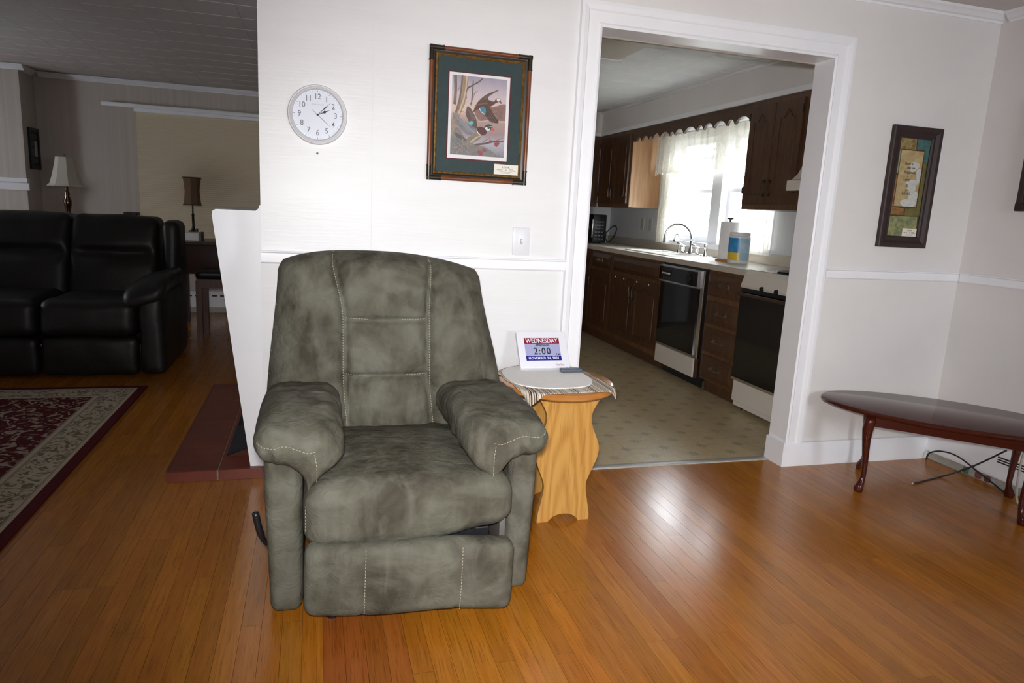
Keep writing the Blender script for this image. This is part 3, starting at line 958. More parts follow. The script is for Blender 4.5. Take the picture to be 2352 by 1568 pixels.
# arms
for sgn, xi, xo in ((-1, -0.035, -0.140), (1, 0.578, 0.668)):
    cx, w = (xi + xo) / 2, abs(xo - xi)

    def arm_fn(p, sgn=sgn, xo=xo):
        x, y, z = p
        k = smoothstep(0.45, 0.0, z)
        x -= sgn * 0.012 * k * smoothstep(-0.3, 1.0, (x - cx) * sgn / (w / 2))
        y += noise.noise(Vector((x * 12, z * 7, sgn))) * 0.003
        return (x, y, z)

    arm = cushion('arm', (w, 0.72, 0.50), (cx, 2.28, 0.262), M_suede, rec, r=0.030, n=(14, 20, 22), bulge=(0.05, 0.008, 0), fn=arm_fn)
    # pillow pad on the arm
    pin = 0.080 if sgn < 0 else 0.420
    pout = -0.165 if sgn < 0 else 0.688
    pc, pw = (pin + pout) / 2, abs(pin - pout)

    def pad_fn(p, sgn=sgn, pc=pc, pw=pw):
        x, y, z = p
        inn = max(0.0, min(1.0, 0.5 - sgn * (x - pc) / pw))      # 1 on the side towards the seat
        low = smoothstep(0.560, 0.490, z)
        fr_ = smoothstep(2.25, 1.86, y)
        z -= low * (0.095 * smoothstep(0.35, 0.8, inn) * (0.45 + 0.55 * fr_))
        # inner flank tucks back towards the seat edge
        if z < 0.50: x += sgn * 0.075 * smoothstep(0.52, 0.40, z) * smoothstep(0.5, 1.0, inn)
        z -= 0.018 * smoothstep(2.05, 1.84, y) * (1 - low)
        z -= 0.025 * smoothstep(2.2, 2.5, y)
        if sgn < 0: z += 0.006
        q = Vector((x * 11, y * 18, z * 14))
        n_ = noise.noise(q) * 0.009 + noise.noise(Vector((x * 55, y * 16, z * 30))) * 0.004
        gth = smoothstep(2.0, 1.90, y) * smoothstep(0.56, 0.53, z)
        y += 0.0035 * gth * math.sin(x * 150 + 25 * z + 2 * noise.noise(q))
        y += 0.004 * smoothstep(2.1, 1.95, y) * noise.noise(Vector((x * 30 + z * 25, z * 12, sgn * 3)))
        z += 0.004 * noise.noise(Vector((x * 10 + y * 26, y * 8 - x * 20, sgn))) * smoothstep(0.55, 0.6, z)
        return (x + n_ * 0.4, y + n_ * 0.4, z + n_)

    pad = cushion('arm_pad', (pw, 0.60, 0.128), (pc, 2.158, 0.537), M_suede, rec, r=0.060, n=(26, 34, 22), bulge=(0, 0.02, 0.08), fn=pad_fn)
    # twin-needle stitching along the front edge of the pad
    Q = []
    for k in range(24):
        t = k / 23
        xx = pout - sgn * (0.012 + t * (pw * 0.62))
        zz = 0.552 - 0.020 * t - 0.006 * math.sin(t * 9)
        Q.append((xx, 1.858 + 0.020 * abs(2 * t - 1) ** 4, zz))
    xe = Q[-1][0]
    Q2 = [(xe - sgn * 0.006 * math.sin(k / 14 * PI), 1.861 + 0.002 * k / 4, 0.522 - 0.0085 * k) for k in range(14)]
    # drop the stitches onto the pad surface
    dg = pad.data; W = XF[pad.name]
    from mathutils.bvhtree import BVHTree
    bvh = BVHTree.FromPolygons([W @ v.co for v in dg.vertices], [tuple(p.vertices) for p in dg.polygons])

    def drop(P):
        out = []
        for p in P:
            h = bvh.ray_cast(Vector((p[0], 1.6, p[2])), Vector((0, 1, 0)))
            if h[0] is not None: out.append(h[0] + Vector((0, -0.0012, 0)))
        return out

    dashes([drop(Q), drop(Q2)], M_stitch, pad, step=0.010, dl=0.007, r=0.0011)

# footrest (hangs slightly askew)
frm = Matrix.Translation((0.265, 1.822, 0.158)) @ Matrix.Rotation(math.radians(-4.5), 4, 'Z') @ Matrix.Rotation(math.radians(1.0), 4, 'Y')


def foot_fn(p):
    x, y, z = p
    for sx in (-0.135, 0.135):
        if y < 0: y += 0.006 * gauss(x - sx, 0.008)
    y += noise.noise(Vector((x * 7, z * 7, 5))) * 0.004
    z += 0.004 * math.sin(x * 14)
    return tuple(frm @ Vector((x, y, z)))


foot = cushion('footrest', (0.590, 0.075, 0.216), (0, 0, 0), M_suede, rec, r=0.030, n=(44, 8, 20), bulge=(0.008, 0.25, 0.015), fn=foot_fn)
dashes([[frm @ Vector((sx + 0.006, -0.0475 + 0.008 * (abs(k - 9) / 9) ** 3, 0.100 - 0.0105 * k)) for k in range(19)] for sx in (-0.135, 0.135)], M_stitch, foot)
# works under the seat
mb = MB(); mb.box(0.02, 0.52, 1.93, 1.96, 0.20, 0.235, 0.004); mb.box(0.36, 0.47, 1.90, 1.93, 0.215, 0.262, 0.004); mb.box(0.10, 0.14, 1.93, 2.4, 0.16, 0.20); mb.box(0.40, 0.44, 1.96, 2.4, 0.16, 0.20)
mb.build('mechanism', M_blackmetal, rec)
box('side_bracket', 0.545, 0.565, 1.90, 2.30, 0.17, 0.272, mat('bracket_grey', (0.16, 0.15, 0.14), 0.5, metallic=0.5), rec, bevel=0.003)
mb = MB(); mb.tube(catmull([(-0.120, 2.03, 0.180), (-0.142, 2.00, 0.205), (-0.156, 1.985, 0.250), (-0.166, 1.975, 0.310)], 6), [0.008] * 10 + [0.010] * 9, 8)
mb.build('release_lever', M_black, rec, smooth=True)
for (fx_, fy_) in ((0.047, 1.905), (0.49, 1.935), (0.047, 2.5), (0.49, 2.5)):
    MB().lathe([(0.014, 0.0), (0.016, 0.004), (0.016, 0.03), (0.012, 0.034), (0.012, 0.17)], 16, (fx_, fy_, 0)).build('foot', M_blackmetal, rec, smooth=40)

# ------------------------------------------------------------------ round side table
tb = thing('side_table', 'round honey oak side table with scalloped panel legs beside the recliner', 'side table', (0.945, 2.525, 0))
half = [(0.135, 0.517), (0.120, 0.495), (0.098, 0.455), (0.092, 0.425), (0.100, 0.385), (0.122, 0.335), (0.133, 0.300), (0.128, 0.262), (0.108, 0.210), (0.090, 0.165), (0.089, 0.130), (0.098, 0.080), (0.108, 0.030), (0.109, 0.0), (0.064, 0.0)]
arch = [(0.060, 0.006), (0.045, 0.020), (0.022, 0.029), (0.0, 0.031)]
sm = [(p.x, p.y) for p in catmull([(a, b, 0) for a, b in half[:14]], 4)] + [half[14]]
out = sm + arch
pts = [(a, b) for a, b in out] + [(-a, b) for a, b in reversed(out[:-1])]
for yy in (2.395, 2.62):
    mb = MB(); mb.poly(pts, lambda u, v, w: Vector((0.948 + u, yy + w, v)), 0.0, 0.022, bevel=0.002)
    mb.build('leg_panel', M_oak, tb)
box('stretcher', 0.935, 0.960, 2.419, 2.619, 0.20, 0.30, M_oak, tb, bevel=0.003)
mb = MB(); prof2 = [(0.0, 0.517), (0.205, 0.517), (0.226, 0.520), (0.236, 0.528), (0.236, 0.535), (0.228, 0.545), (0.215, 0.549), (0.0, 0.549)]
mb.lathe(prof2, 72, (0.928, 2.53, 0), sx=1.0, sy=1.06)
mb.build('table_top', M_oaktop, tb, smooth=30)
ZT = 0.549
TC = Vector((0.928, 2.53))


def drape(x, y, lift):
    r = math.hypot((x - TC.x), (y - TC.y) / 1.06); over = r - 0.234
    z = ZT + lift
    if over > 0:
        k = min(1.0, over / 0.05)
        dr = over * 0.9 * smoothstep(0.0, 0.04, over)
        shrink = (0.234 + over * (1 - 0.55 * k)) / r
        return Vector((TC.x + (x - TC.x) * shrink, TC.y + (y - TC.y) * shrink, z - dr))
    return Vector((x, y, z))


# striped cloth
g = G('striped_cloth')
x, y, z = g.xyz(g.coord())
n = g.noise(g.comb(g.math('MULTIPLY', x, 1.0), 0.0, 0.0), 130, 1, 0.4)
g.set(Base_Color=g.ramp(n, [(0.36, (0.055, 0.04, 0.03)), (0.42, (0.30, 0.20, 0.13)), (0.47, (0.62, 0.56, 0.47)), (0.55, (0.66, 0.60, 0.52)), (0.60, (0.16, 0.11, 0.08))]), Roughness=0.9, Specular_IOR_Level=0.1)
M_stripe = g.m
M_stripe.node_tree.nodes  # noqa
ca, sa = math.cos(math.radians(4)), math.sin(math.radians(4))
mb = MB(); HW_, HL_ = 0.192, 0.238
cc_ = Vector((0.912, 2.545))


def cloth_pt(u, v):
    a, b = (2 * u - 1) * HW_, (2 * v - 1) * HL_
    a += 0.004 * math.sin(v * 23); 
    x_, y_ = cc_.x + a * ca - b * sa, cc_.y + a * sa + b * ca
    return drape(x_, y_, 0.0015)


v0 = mb.grid(40, 48, cloth_pt)
cl = mb.build('striped_cloth', M_stripe, smooth=True, fix=False)
sd = cl.modifiers.new('thick', 'SOLIDIFY'); sd.thickness = 0.0012; sd.offset = 1
tag(cl, 'brown and cream striped cloth hanging over the edge of the round table', 'cloth')
cl.rotation_euler = (0, 0, 0)
# white oval mat
mb = MB()
mc = Vector((0.898, 2.555)); rx, ry = 0.172, 0.188
ring = []
for k in range(72):
    a = 2 * PI * k / 72; e = 2.6
    ring.append((mc.x + rx * math.copysign(abs(math.cos(a)) ** (2 / e), math.cos(a)), mc.y + ry * math.copysign(abs(math.sin(a)) ** (2 / e), math.sin(a))))
mb.poly(ring, lambda u, v, w: Vector((u, v, ZT + 0.003 + w)), 0.0, 0.004, bevel=0.0015)
tag(mb.build('placemat', mat('white_felt', (0.83, 0.82, 0.79), 0.9, spec=0.2, color2=(0.86, 0.85, 0.82), nscale=40), smooth=40), 'white rounded placemat on the striped cloth under the digital clock', 'placemat')
ZM = ZT + 0.0072

# digital day clock
dc_o = Vector((0.818, 2.650, ZM + 0.0098)); dc_r = Vector((1.0, 0.011, 0)).normalized()
lean = math.radians(35)
dc_u = (Vector((-0.011, 1.0, 0)).normalized() * math.sin(lean) + Vector((0, 0, 1)) * math.cos(lean))
dc_n = dc_r.cross(dc_u)      # towards the viewer
dw, dh = 0.2197, 0.168


def DC(u, v, w): return dc_o + dc_r * u + dc_u * v + dc_n * w


dg_ = thing('digital_clock', 'white framed digital day clock showing Wednesday 2:00', 'digital clock', tuple(dc_o))
mb = MB(); rr = 0.006
fr_pts = []
for cx, cy, a0 in ((dw - rr, rr, -90), (dw - rr, dh - rr, 0), (rr, dh - rr, 90), (rr, rr, 180)):
    for k in range(5):
        a = math.radians(a0 + 22.5 * k); fr_pts.append((cx + rr * math.cos(a), cy + rr * math.sin(a)))
mb.poly(fr_pts, DC, -0.016, 0.0, bevel=0.002)
mb.build('case', M_whitepl, dg_)
sx0, sx1, sy0, sy1 = 0.030, 0.186, 0.033, 0.137
h = sy1 - sy0


def dquad(name, u0, u1, v0_, v1, w, m):
    return MB().poly([(u0, v0_), (u1, v0_), (u1, v1), (u0, v1)], DC, w - 0.0004, w).build(name, m, dg_)


scr = dquad('screen', sx0, sx1, sy0, sy1, 0.0005, mat('lcd_grey', rgb(150, 152, 185), 0.25, emit=rgb(150, 152, 190), estr=0.25))
dquad('red_band', sx0, sx1, sy1 - 0.262 * h, sy1, 0.0007, mat('lcd_red', rgb(120, 30, 42), 0.25, emit=rgb(130, 30, 45), estr=0.25))
dquad('blue_band', sx0, sx1, sy0, sy0 + 0.205 * h, 0.0007, mat('lcd_blue', rgb(25, 30, 120), 0.25, emit=rgb(25, 30, 130), estr=0.25))
M_lcdw = mat('lcd_white', (0.62, 0.6, 0.72), 0.3, emit=(0.6, 0.58, 0.72), estr=0.3)


def dtext(body, size, u, v, m, sx=1.0, sp=1.0, bold=0.0, align='CENTER'):
    return text('lettering', body, size, face_mtx(DC(u, v, 0.0011), dc_r, dc_u), m, dg_, sx=sx, spacing=sp, bold=bold, align=align)


cxs = (sx0 + sx1) / 2
dtext('WEDNESDAY', 0.0295, cxs, sy1 - 0.135 * h, M_lcdw, sx=0.80, bold=0.0006)
dtext('Afternoon', 0.0170, cxs + 0.0, sy1 - 0.325 * h, M_ink, sx=0.88, bold=0.0003)
dtext('2:00', 0.0440, cxs - 0.004, sy0 + 0.40 * h, M_ink, sx=0.82, sp=1.25, bold=0.0007)
dtext('P.M.', 0.0118, sx1 - 0.012, sy0 + 0.265 * h, M_ink, bold=0.0002)
dtext('NOVEMBER 24, 2021', 0.0168, cxs, sy0 + 0.10 * h, M_lcdw, sx=0.82, sp=1.12, bold=0.0003)
dtext('DayClox', 0.0100, sx1 + 0.006, 0.013, mat('logo_brown', rgb(150, 100, 95), 0.5), align='RIGHT', bold=0.0001)
mb = MB(); mb.poly([(0.07, 0.02), (0.13, 0.02), (0.12, 0.11), (0.08, 0.11)], lambda u, v, w: DC(u, v, -0.017) + Vector((0, w * 0.05 * v / 0.11, -w * 0.5 * v)), 0.0, 1.0)
mb.build('stand', M_whitepl, dg_)

# grey remote / pendant
rmm = thing('pendant_remote', 'small grey pendant remote with a red button on the white placemat', 'remote', (1.025, 2.612, ZM))
cushion('body', (0.096, 0.030, 0.017), (1.025, 2.612, ZM + 0.0087), mat('slate_plastic', rgb(82, 90, 104), 0.35), rmm, r=0.0078, n=(20, 12, 8), bulge=(0.04, 0, 0))
MB().lathe([(0.0, 0.0), (0.0045, 0.0), (0.004, 0.0012), (0, 0.0012)], 14, (1.008, 2.616, ZM + 0.0168)).build('button', mat('red_button', rgb(170, 40, 50), 0.4), rmm)
MB().lathe([(0.003, -0.003), (0.003, 0.004)], 10, (0.975, 2.609, ZM + 0.009), axis='X').build('lanyard_ring', M_chrome, rmm)

# ------------------------------------------------------------------ wall clock
YP = YW - 0.0045
ck = Vector((0.012, YP, 1.519))
wc = thing('wall_clock', 'round white wall clock with grey numerals above the chair rail', 'wall clock', tuple(ck))
R_ = 0.1085


def CK(u, v, w): return ck + Vector((u, -w, v))


def lathe_wall(mb, prof, n=64, c=(0, 0)):
    """prof (r, w)"""
    rings = [[mb.bm.verts.new(CK(c[0] + r * math.cos(2 * PI * i / n), c[1] + r * math.sin(2 * PI * i / n), w)) for i in range(n)] for r, w in prof]
    for a, b in zip(rings, rings[1:]):
        for i in range(n):
            j = (i + 1) % n; mb.bm.faces.new((a[i], a[j], b[j], b[i]))
    return rings


mb = MB(); lathe_wall(mb, [(R_, 0.0), (R_, 0.012), (R_ - 0.003, 0.020), (R_ - 0.006, 0.018), (R_ - 0.009, 0.022), (R_ - 0.014, 0.024), (R_ - 0.016, 0.021), (R_ - 0.019, 0.012)])
mb.build('rim', mat('clock_rim_white', (0.70, 0.69, 0.71), 0.3), wc, smooth=40)
mb = MB(); rg = lathe_wall(mb, [(R_ - 0.017, 0.002), (R_ - 0.017, 0.012)]); mb.bm.faces.new(rg[-1]); mb.bm.faces.new(rg[0][::-1])
face = mb.build('dial', mat('clock_dial', (0.66, 0.69, 0.77), 0.45), wc)
M_num = mat('numeral_grey', (0.14, 0.14, 0.165), 0.5)
for n_ in range(1, 13):
    a = PI / 2 - n_ * PI / 6; rn = 0.0655
    text('numeral', str(n_), 0.0285, face_mtx(CK(rn * math.cos(a), rn * math.sin(a), 0.0126), (1, 0, 0), (0, 0, 1)), M_num, wc, sx=0.9, bold=0.0002)
mb = MB()
for k in range(60):
    a = 2 * PI * k / 60; big = k % 5 == 0; r0, r1, hw = (0.083, 0.087, 0.0012) if big else (0.084, 0.0865, 0.0005)
    c, s = math.cos(a), math.sin(a)
    mb.poly([(r0 * c - hw * s, r0 * s + hw * c), (r0 * c + hw * s, r0 * s - hw * c), (r1 * c + hw * s, r1 * s - hw * c), (r1 * c - hw * s, r1 * s + hw * c)], CK, 0.0121, 0.0126)
tag(mb.build('minute_track', M_num, wc), kind='stuff')
text('lettering', 'STERLING & NOBLE', 0.0052, face_mtx(CK(0, 0.037, 0.0126), (1, 0, 0), (0, 0, 1)), mat('faint_grey', (0.35, 0.36, 0.40), 0.6), wc)


def hand(name, deg, L, tail, w, diamond=0.0, m=M_ink, lay=0.0145):
    a = math.radians(90 - deg); c, s = math.cos(a), math.sin(a)
    P = [(-tail, -w), (-tail, w)] + ([(L * 0.42, w), (L * 0.55, diamond), (L * 0.72, w * 0.8)] if diamond else [(L * 0.5, w * 1.6)]) + [(L, w * 0.25), (L, -w * 0.25)] + ([(L * 0.72, -w * 0.8), (L * 0.55, -diamond), (L * 0.42, -w)] if diamond else [(L * 0.5, -w * 1.6)])
    mb = MB(); mb.poly([(p * c - q * s, p * s + q * c) for p, q in P], CK, lay, lay + 0.0006)
    return mb.build(name, m, wc)


hand('hour_hand', 66, 0.050, 0.004, 0.0013, 0.0055)
hand('minute_hand', 46, 0.066, 0.004, 0.0009, 0.0024, lay=0.0155)
hand('second_hand', 131, 0.062, 0.026, 0.0005, m=mat('second_hand_grey', (0.12, 0.12, 0.14), 0.5), lay=0.0165)
mb = MB(); rg = lathe_wall(mb, [(0.0036, 0.012), (0.0036, 0.0178), (0.002, 0.0185)], 16); mb.bm.faces.new(rg[-1]); mb.build('hub', M_ink, wc)
# screw under the clock
sp_ = onY(729, 352, YP)
sw = thing('wall_screw', 'small screw head in the wall below the round clock', 'screw', tuple(sp_))
mb = MB(); mb.lathe([(0.0, -0.005), (0.0035, -0.004), (0.0045, 0.0), (0.002, 0.001)], 14, tuple(sp_), axis='Y'); mb.build('head', M_nickel, sw, smooth=40)
MB().box(sp_.x - 0.0007, sp_.x + 0.0007, sp_.y - 0.0054, sp_.y - 0.0046, sp_.z - 0.0028, sp_.z + 0.0028).build('slot', M_ink, sw)

# ------------------------------------------------------------------ framed duck print
fx0, fx1, fz0, fz1 = 0.428, 0.843, 1.309, 1.8165
fr_o = Vector(((fx0 + fx1) / 2, YP, fz0))
df = thing('duck_print', 'large framed print of two flying ducks in a dark green mat', 'picture', tuple(fr_o))


def WP(u, v, w): return Vector((u, YP - w, v))


def frame_ring(parent, name, x0, x1, z0, z1, wid, prof, m):
    """mitred frame; prof list of (t 0..1 from outside in, height)"""
    bm = bmesh.new(); rings = []
    for (cx, cz, dx, dz) in ((x0, z0, 1, 1), (x1, z0, -1, 1), (x1, z1, -1, -1), (x0, z1, 1, -1)):
        rings.append([bm.verts.new(WP(cx + dx * t * wid, cz + dz * t * wid, hgt)) for t, hgt in prof])
    for i in range(4):
        a, b = rings[i], rings[(i + 1) % 4]
        for k in range(len(prof) - 1):
            bm.faces.new((a[k], a[k + 1], b[k + 1], b[k]))
    bmesh.ops.recalc_face_normals(bm, faces=bm.faces[:])
    me = bpy.data.meshes.new(name); bm.to_mesh(me); bm.free()
    return link(name, me, m, parent)


M_frwood = mat('frame_wood', (0.125, 0.034, 0.012), 0.3, color2=(0.19, 0.06, 0.02), nscale=8, stretch=(2, 2, 2))
M_frdark = mat('frame_dark', (0.018, 0.013, 0.009), 0.35)
M_gold = mat('frame_gold', (0.30, 0.17, 0.045), 0.4, metallic=0.6, color2=(0.12, 0.07, 0.02), nscale=60)
# round wooden bars with dark corner sleeves
rb = 0.0085
for name, a, b in (('frame_bar', (fx0 + rb, fz0 + rb), (fx1 - rb, fz0 + rb)), ('frame_bar', (fx0 + rb, fz1 - rb), (fx1 - rb, fz1 - rb)), ('frame_bar', (fx0 + rb, fz0 + rb), (fx0 + rb, fz1 - rb)), ('frame_bar', (fx1 - rb, fz0 + rb), (fx1 - rb, fz1 - rb))):
    MB().tube([WP(a[0], a[1], 0.010), WP(b[0], b[1], 0.010)], rb, 14).build(name, M_frwood, df, smooth=40)
for cx, cz, dx, dz in ((fx0, fz0, 1, 1), (fx1, fz0, -1, 1), (fx1, fz1, -1, -1), (fx0, fz1, 1, -1)):
    mb = MB(); q = 0.056; r2 = rb + 0.0009
    mb.tube([WP(cx, cz + dz * rb, 0.010), WP(cx + dx * q, cz + dz * rb, 0.010)], r2, 14)
    mb.tube([WP(cx + dx * rb, cz, 0.010), WP(cx + dx * rb, cz + dz * q, 0.010)], r2, 14)
    mb.tube([WP(cx + dx * (q - 0.003), cz + dz * rb, 0.010), WP(cx + dx * (q + 0.002), cz + dz * rb, 0.010)], r2 + 0.0015, 14)
    mb.tube([WP(cx + dx * rb, cz + dz * (q - 0.003), 0.010), WP(cx + dx * rb, cz + dz * (q + 0.002), 0.010)], r2 + 0.0015, 14)
    mb.build('corner_sleeve', mat('sleeve_pewter', (0.045, 0.036, 0.026), 0.28, metallic=0.6), df, smooth=40)
frame_ring(df, 'inner_frame', fx0 + 0.012, fx1 - 0.012, fz0 + 0.012, fz1 - 0.012, 0.016, [(0, 0.0), (0, 0.012), (0.5, 0.011), (1, 0.008), (1, 0.0)], M_frdark)
frame_ring(df, 'gold_liner', fx0 + 0.027, fx1 - 0.027, fz0 + 0.027, fz1 - 0.027, 0.010, [(0, 0.0), (0, 0.010), (0.5, 0.012), (1, 0.008), (1, 0.0)], M_gold)


def wq(name, x0, x1, z0, z1, w0, w1, m, parent):
    return MB().poly([(x0, z0), (x1, z0), (x1, z1), (x0, z1)], WP, w0, w1).build(name, m, parent)


wq('mat_board', fx0 + 0.036, fx1 - 0.036, fz0 + 0.036, fz1 - 0.036, 0.002, 0.0060, mat('green_mat', (0.021, 0.039, 0.040), 0.75, color2=(0.025, 0.046, 0.047), nscale=30), df)


def DP(cx, cy, w=0.0): 
    p = onY(960 + cx * 280 / 1220, 80 + cy * 360 / 1568, YP - 0.006); return (p.x, p.z)


a_, b_ = DP(303, 347), DP(888, 1285)
tl, br = a_, b_
ix0, ix1, iz0, iz1 = tl[0], DP(940, 412)[0], b_[1], tl[1]
wq('red_mat', ix0, ix1, iz0, iz1, 0.0060, 0.0066, mat('burgundy_mat', (0.075, 0.012, 0.018), 0.7), df)
wq('white_margin', ix0 + 0.006, ix1 - 0.006, iz0 + 0.006, iz1 - 0.006, 0.0066, 0.0070, mat('paper_white', (0.72, 0.70, 0.72), 0.7), df)
px0, px1, pz0, pz1 = DP(345, 395)[0], DP(893, 447)[0], DP(850, 1230)[1], DP(345, 395)[1]
g = G('dusk_sky_print')
x, y, z = g.xyz(g.coord())
hgt = g.math('DIVIDE', g.math('SUBTRACT', z, pz0 - fr_o.z), pz1 - pz0)
hn = g.math('ADD', hgt, g.math('MULTIPLY', g.math('SUBTRACT', g.noise(g.coord(), 30, 3), 0.5), 0.16))
g.set(Base_Color=g.ramp(hn, [(0.0, rgb(120, 118, 120)), (0.16, rgb(165, 162, 172)), (0.30, rgb(150, 128, 130)), (0.45, rgb(165, 140, 130)), (0.58, rgb(205, 180, 165)), (0.78, rgb(190, 175, 180)), (1.0, rgb(150, 145, 160))]), Roughness=0.5, Specular_IOR_Level=0.3)
prn = wq('print', px0, px1, pz0, pz1, 0.0070, 0.0073, g.m, df)
cur = [0.0073]


def shape(name, P, col, smooth=True, nz=True):
    Q = [DP(*p) for p in P]
    if smooth: Q = [(q.x, q.y) for q in catmull([(a, b, 0) for a, b in Q], 4, True)]
    Q = [(min(px1, max(px0, a)), min(pz1, max(pz0, b))) for a, b in Q]
    mb = MB(); mb.poly(Q, WP, cur[0], cur[0] + 0.00010); cur[0] += 0.00004
    c2 = tuple(0.6 * v for v in rgb(*col))
    return mb.build(name, mat('print_' + name + '_%d_%d_%d' % col, rgb(*col), 0.5, color2=c2 if nz else None, nscale=70, ramp=(0.4, 0.75)), prn)


shape('far_woods', [(560, 740), (640, 640), (700, 700), (760, 720), (880, 700), (872, 860), (760, 850), (620, 860)], (140, 105, 98))
rq = random.Random(11)


def stroke(name, P, w0, w1, col):
    P = [Vector((a, b, 0)) for a, b in P]; L_, R_2 = [], []
    for k, p in enumerate(P):
        t = (P[min(k + 1, len(P) - 1)] - P[max(k - 1, 0)]).normalized(); n_ = Vector((-t.y, t.x, 0)); w = w0 + (w1 - w0) * k / (len(P) - 1)
        L_.append((p.x + n_.x * w, p.y + n_.y * w)); R_2.append((p.x - n_.x * w, p.y - n_.y * w))
    shape(name, L_ + R_2[::-1], col, smooth=False, nz=False)


for k in range(14):
    cx_, cy_ = rq.uniform(570, 880), rq.uniform(700, 840)
    shape('foliage', [(cx_ - 22, cy_), (cx_, cy_ - 16), (cx_ + 22, cy_), (cx_, cy_ + 14)], rq.choice(((150, 112, 100), (128, 96, 92), (165, 128, 112), (140, 100, 88))))
stroke('shore', [(570, 870), (700, 860), (868, 872)], 4, 8, (175, 160, 165))
shape('undergrowth', [(318, 1190), (322, 960), (400, 930), (470, 1030), (560, 1090), (680, 1130), (780, 1200), (790, 1222), (520, 1208)], (118, 116, 112))
shape('trunk', [(360, 400), (390, 400), (392, 520), (385, 650), (378, 700), (352, 690), (362, 560)], (120, 105, 95), False)
shape('trunk', [(440, 400), (505, 404), (495, 540), (470, 690), (420, 800), (372, 930), (345, 1000), (322, 1000), (330, 860), (372, 760), (405, 660), (425, 540)], (150, 128, 108), False)
shape('branch', [(478, 560), (500, 520), (560, 490), (610, 462), (650, 428), (655, 434), (618, 475), (560, 505), (508, 535), (484, 568)], (95, 80, 75), False)
shape('branch', [(548, 450), (558, 452), (554, 560), (540, 690), (528, 720), (532, 640)], (112, 98, 92), False)
shape('log', [(365, 980), (395, 985), (470, 1035), (480, 1060), (430, 1045), (372, 1005)], (92, 80, 74))
shape('branch', [(560, 1090), (660, 1080), (760, 1060), (858, 1062), (858, 1070), (760, 1075), (680, 1095), (600, 1108), (566, 1104)], (95, 70, 66), False)
for P in ([(760, 1085), (790, 1075), (815, 1085), (790, 1120), (770, 1115)], [(715, 1055), (735, 1055), (732, 1072), (712, 1070)], [(640, 1145), (670, 1140), (680, 1165), (650, 1170)], [(590, 1160), (640, 1165), (640, 1205), (600, 1195)]):
    shape('red_leaf', P, (140, 60, 66))
# upper duck
shape('duck_wing', [(588, 690), (640, 630), (700, 590), (760, 566), (815, 548), (775, 575), (725, 596), (700, 630), (705, 655), (650, 690)], (84, 66, 58))
shape('duck_body', [(548, 775), (575, 725), (600, 690), (660, 655), (715, 655), (755, 668), (785, 640), (815, 640), (826, 660), (805, 672), (770, 690), (745, 708), (700, 722), (640, 735), (590, 750)], (92, 58, 46))
shape('duck_wing', [(600, 735), (650, 705), (710, 720), (740, 770), (770, 825), (805, 870), (795, 885), (755, 878), (705, 850), (665, 800), (630, 775)], (78, 54, 46))
shape('wing_patch', [(612, 735), (650, 715), (678, 745), (672, 795), (640, 785), (618, 758)], (58, 128, 150))
shape('duck_eye_patch', [(788, 645), (808, 640), (820, 655), (805, 668), (790, 662)], (215, 208, 200), nz=False)
shape('duck_bill', [(815, 660), (824, 658), (836, 685), (828, 690), (812, 675)], (95, 90, 92), nz=False)
# lower duck
shape('duck_wing', [(480, 800), (490, 720), (515, 725), (548, 770), (580, 840), (590, 915), (575, 940), (530, 905), (500, 850)], (92, 72, 66))
shape('duck_wing', [(345, 780), (390, 800), (440, 850), (520, 900), (600, 960), (580, 1010), (500, 1000), (450, 960), (390, 900), (360, 840)], (122, 118, 122))
shape('wing_patch', [(505, 875), (540, 862), (552, 890), (520, 900)], (88, 170, 178))
shape('duck_body', [(455, 1110), (490, 1040), (540, 1000), (600, 960), (640, 985), (630, 1020), (590, 1060), (540, 1085), (500, 1105)], (132, 118, 100))
shape('duck_breast', [(590, 930), (630, 920), (680, 945), (690, 975), (660, 1005), (620, 1000), (596, 975)], (84, 34, 36))
shape('duck_head', [(660, 935), (680, 905), (710, 897), (740, 910), (745, 935), (725, 955), (690, 962), (672, 955)], (40, 62, 54))
shape('duck_cheek', [(668, 935), (690, 925), (700, 945), (720, 935), (715, 955), (690, 962)], (205, 205, 205), nz=False)
shape('duck_bill', [(735, 930), (748, 935), (764, 958), (735, 956), (728, 944)], (190, 70, 58), nz=False)
for (a, b, c_) in (((520, 700), (575, 560), (104, 88, 82)), ((545, 600), (600, 560), (112, 96, 90)), ((395, 560), (425, 500), (118, 100, 90)), ((485, 640), (470, 560), (128, 110, 100)), ((600, 480), (630, 455), (100, 84, 80)), ((640, 1075), (720, 1030), (104, 78, 74)), ((780, 1060), (850, 1030), (100, 76, 70)), ((540, 1200), (580, 1120), (120, 96, 94)), ((415, 770), (480, 780), (112, 94, 86))):
    stroke('twig', [a, ((a[0] + b[0]) / 2 + 6, (a[1] + b[1]) / 2 - 4), b], 3.5, 1.2, c_)
for k in range(9):      # primaries of the upper duck's lowered wing
    t = k / 8; a = (690 + 50 * t, 800 - 40 * t + 20); b = (715 + 95 * t * 0.95, 868 + 18 * math.sin(PI * t) - 4 * t)
    stroke('feather', [a, b], 6, 2, (60, 44, 40) if k % 2 else (98, 72, 60))
for k in range(7):
    t = k / 6; stroke('feather', [(640 + 30 * t, 650 - 10 * t), (690 + 110 * t, 600 - 46 * t)], 4, 1.5, (66, 52, 48) if k % 2 else (112, 90, 78))
for k in range(7):
    t = k / 6; stroke('feather', [(545 + 25 * t, 850), (488 + 40 * t, 722 + 30 * t)], 5, 1.5, (78, 62, 58) if k % 2 else (118, 98, 90))
for k in range(9):
    t = k / 8; stroke('feather', [(500 + 60 * t, 960 + 20 * t), (352 + 85 * t, 790 + 60 * t)], 5, 2, (98, 94, 100) if k % 2 else (150, 146, 150))
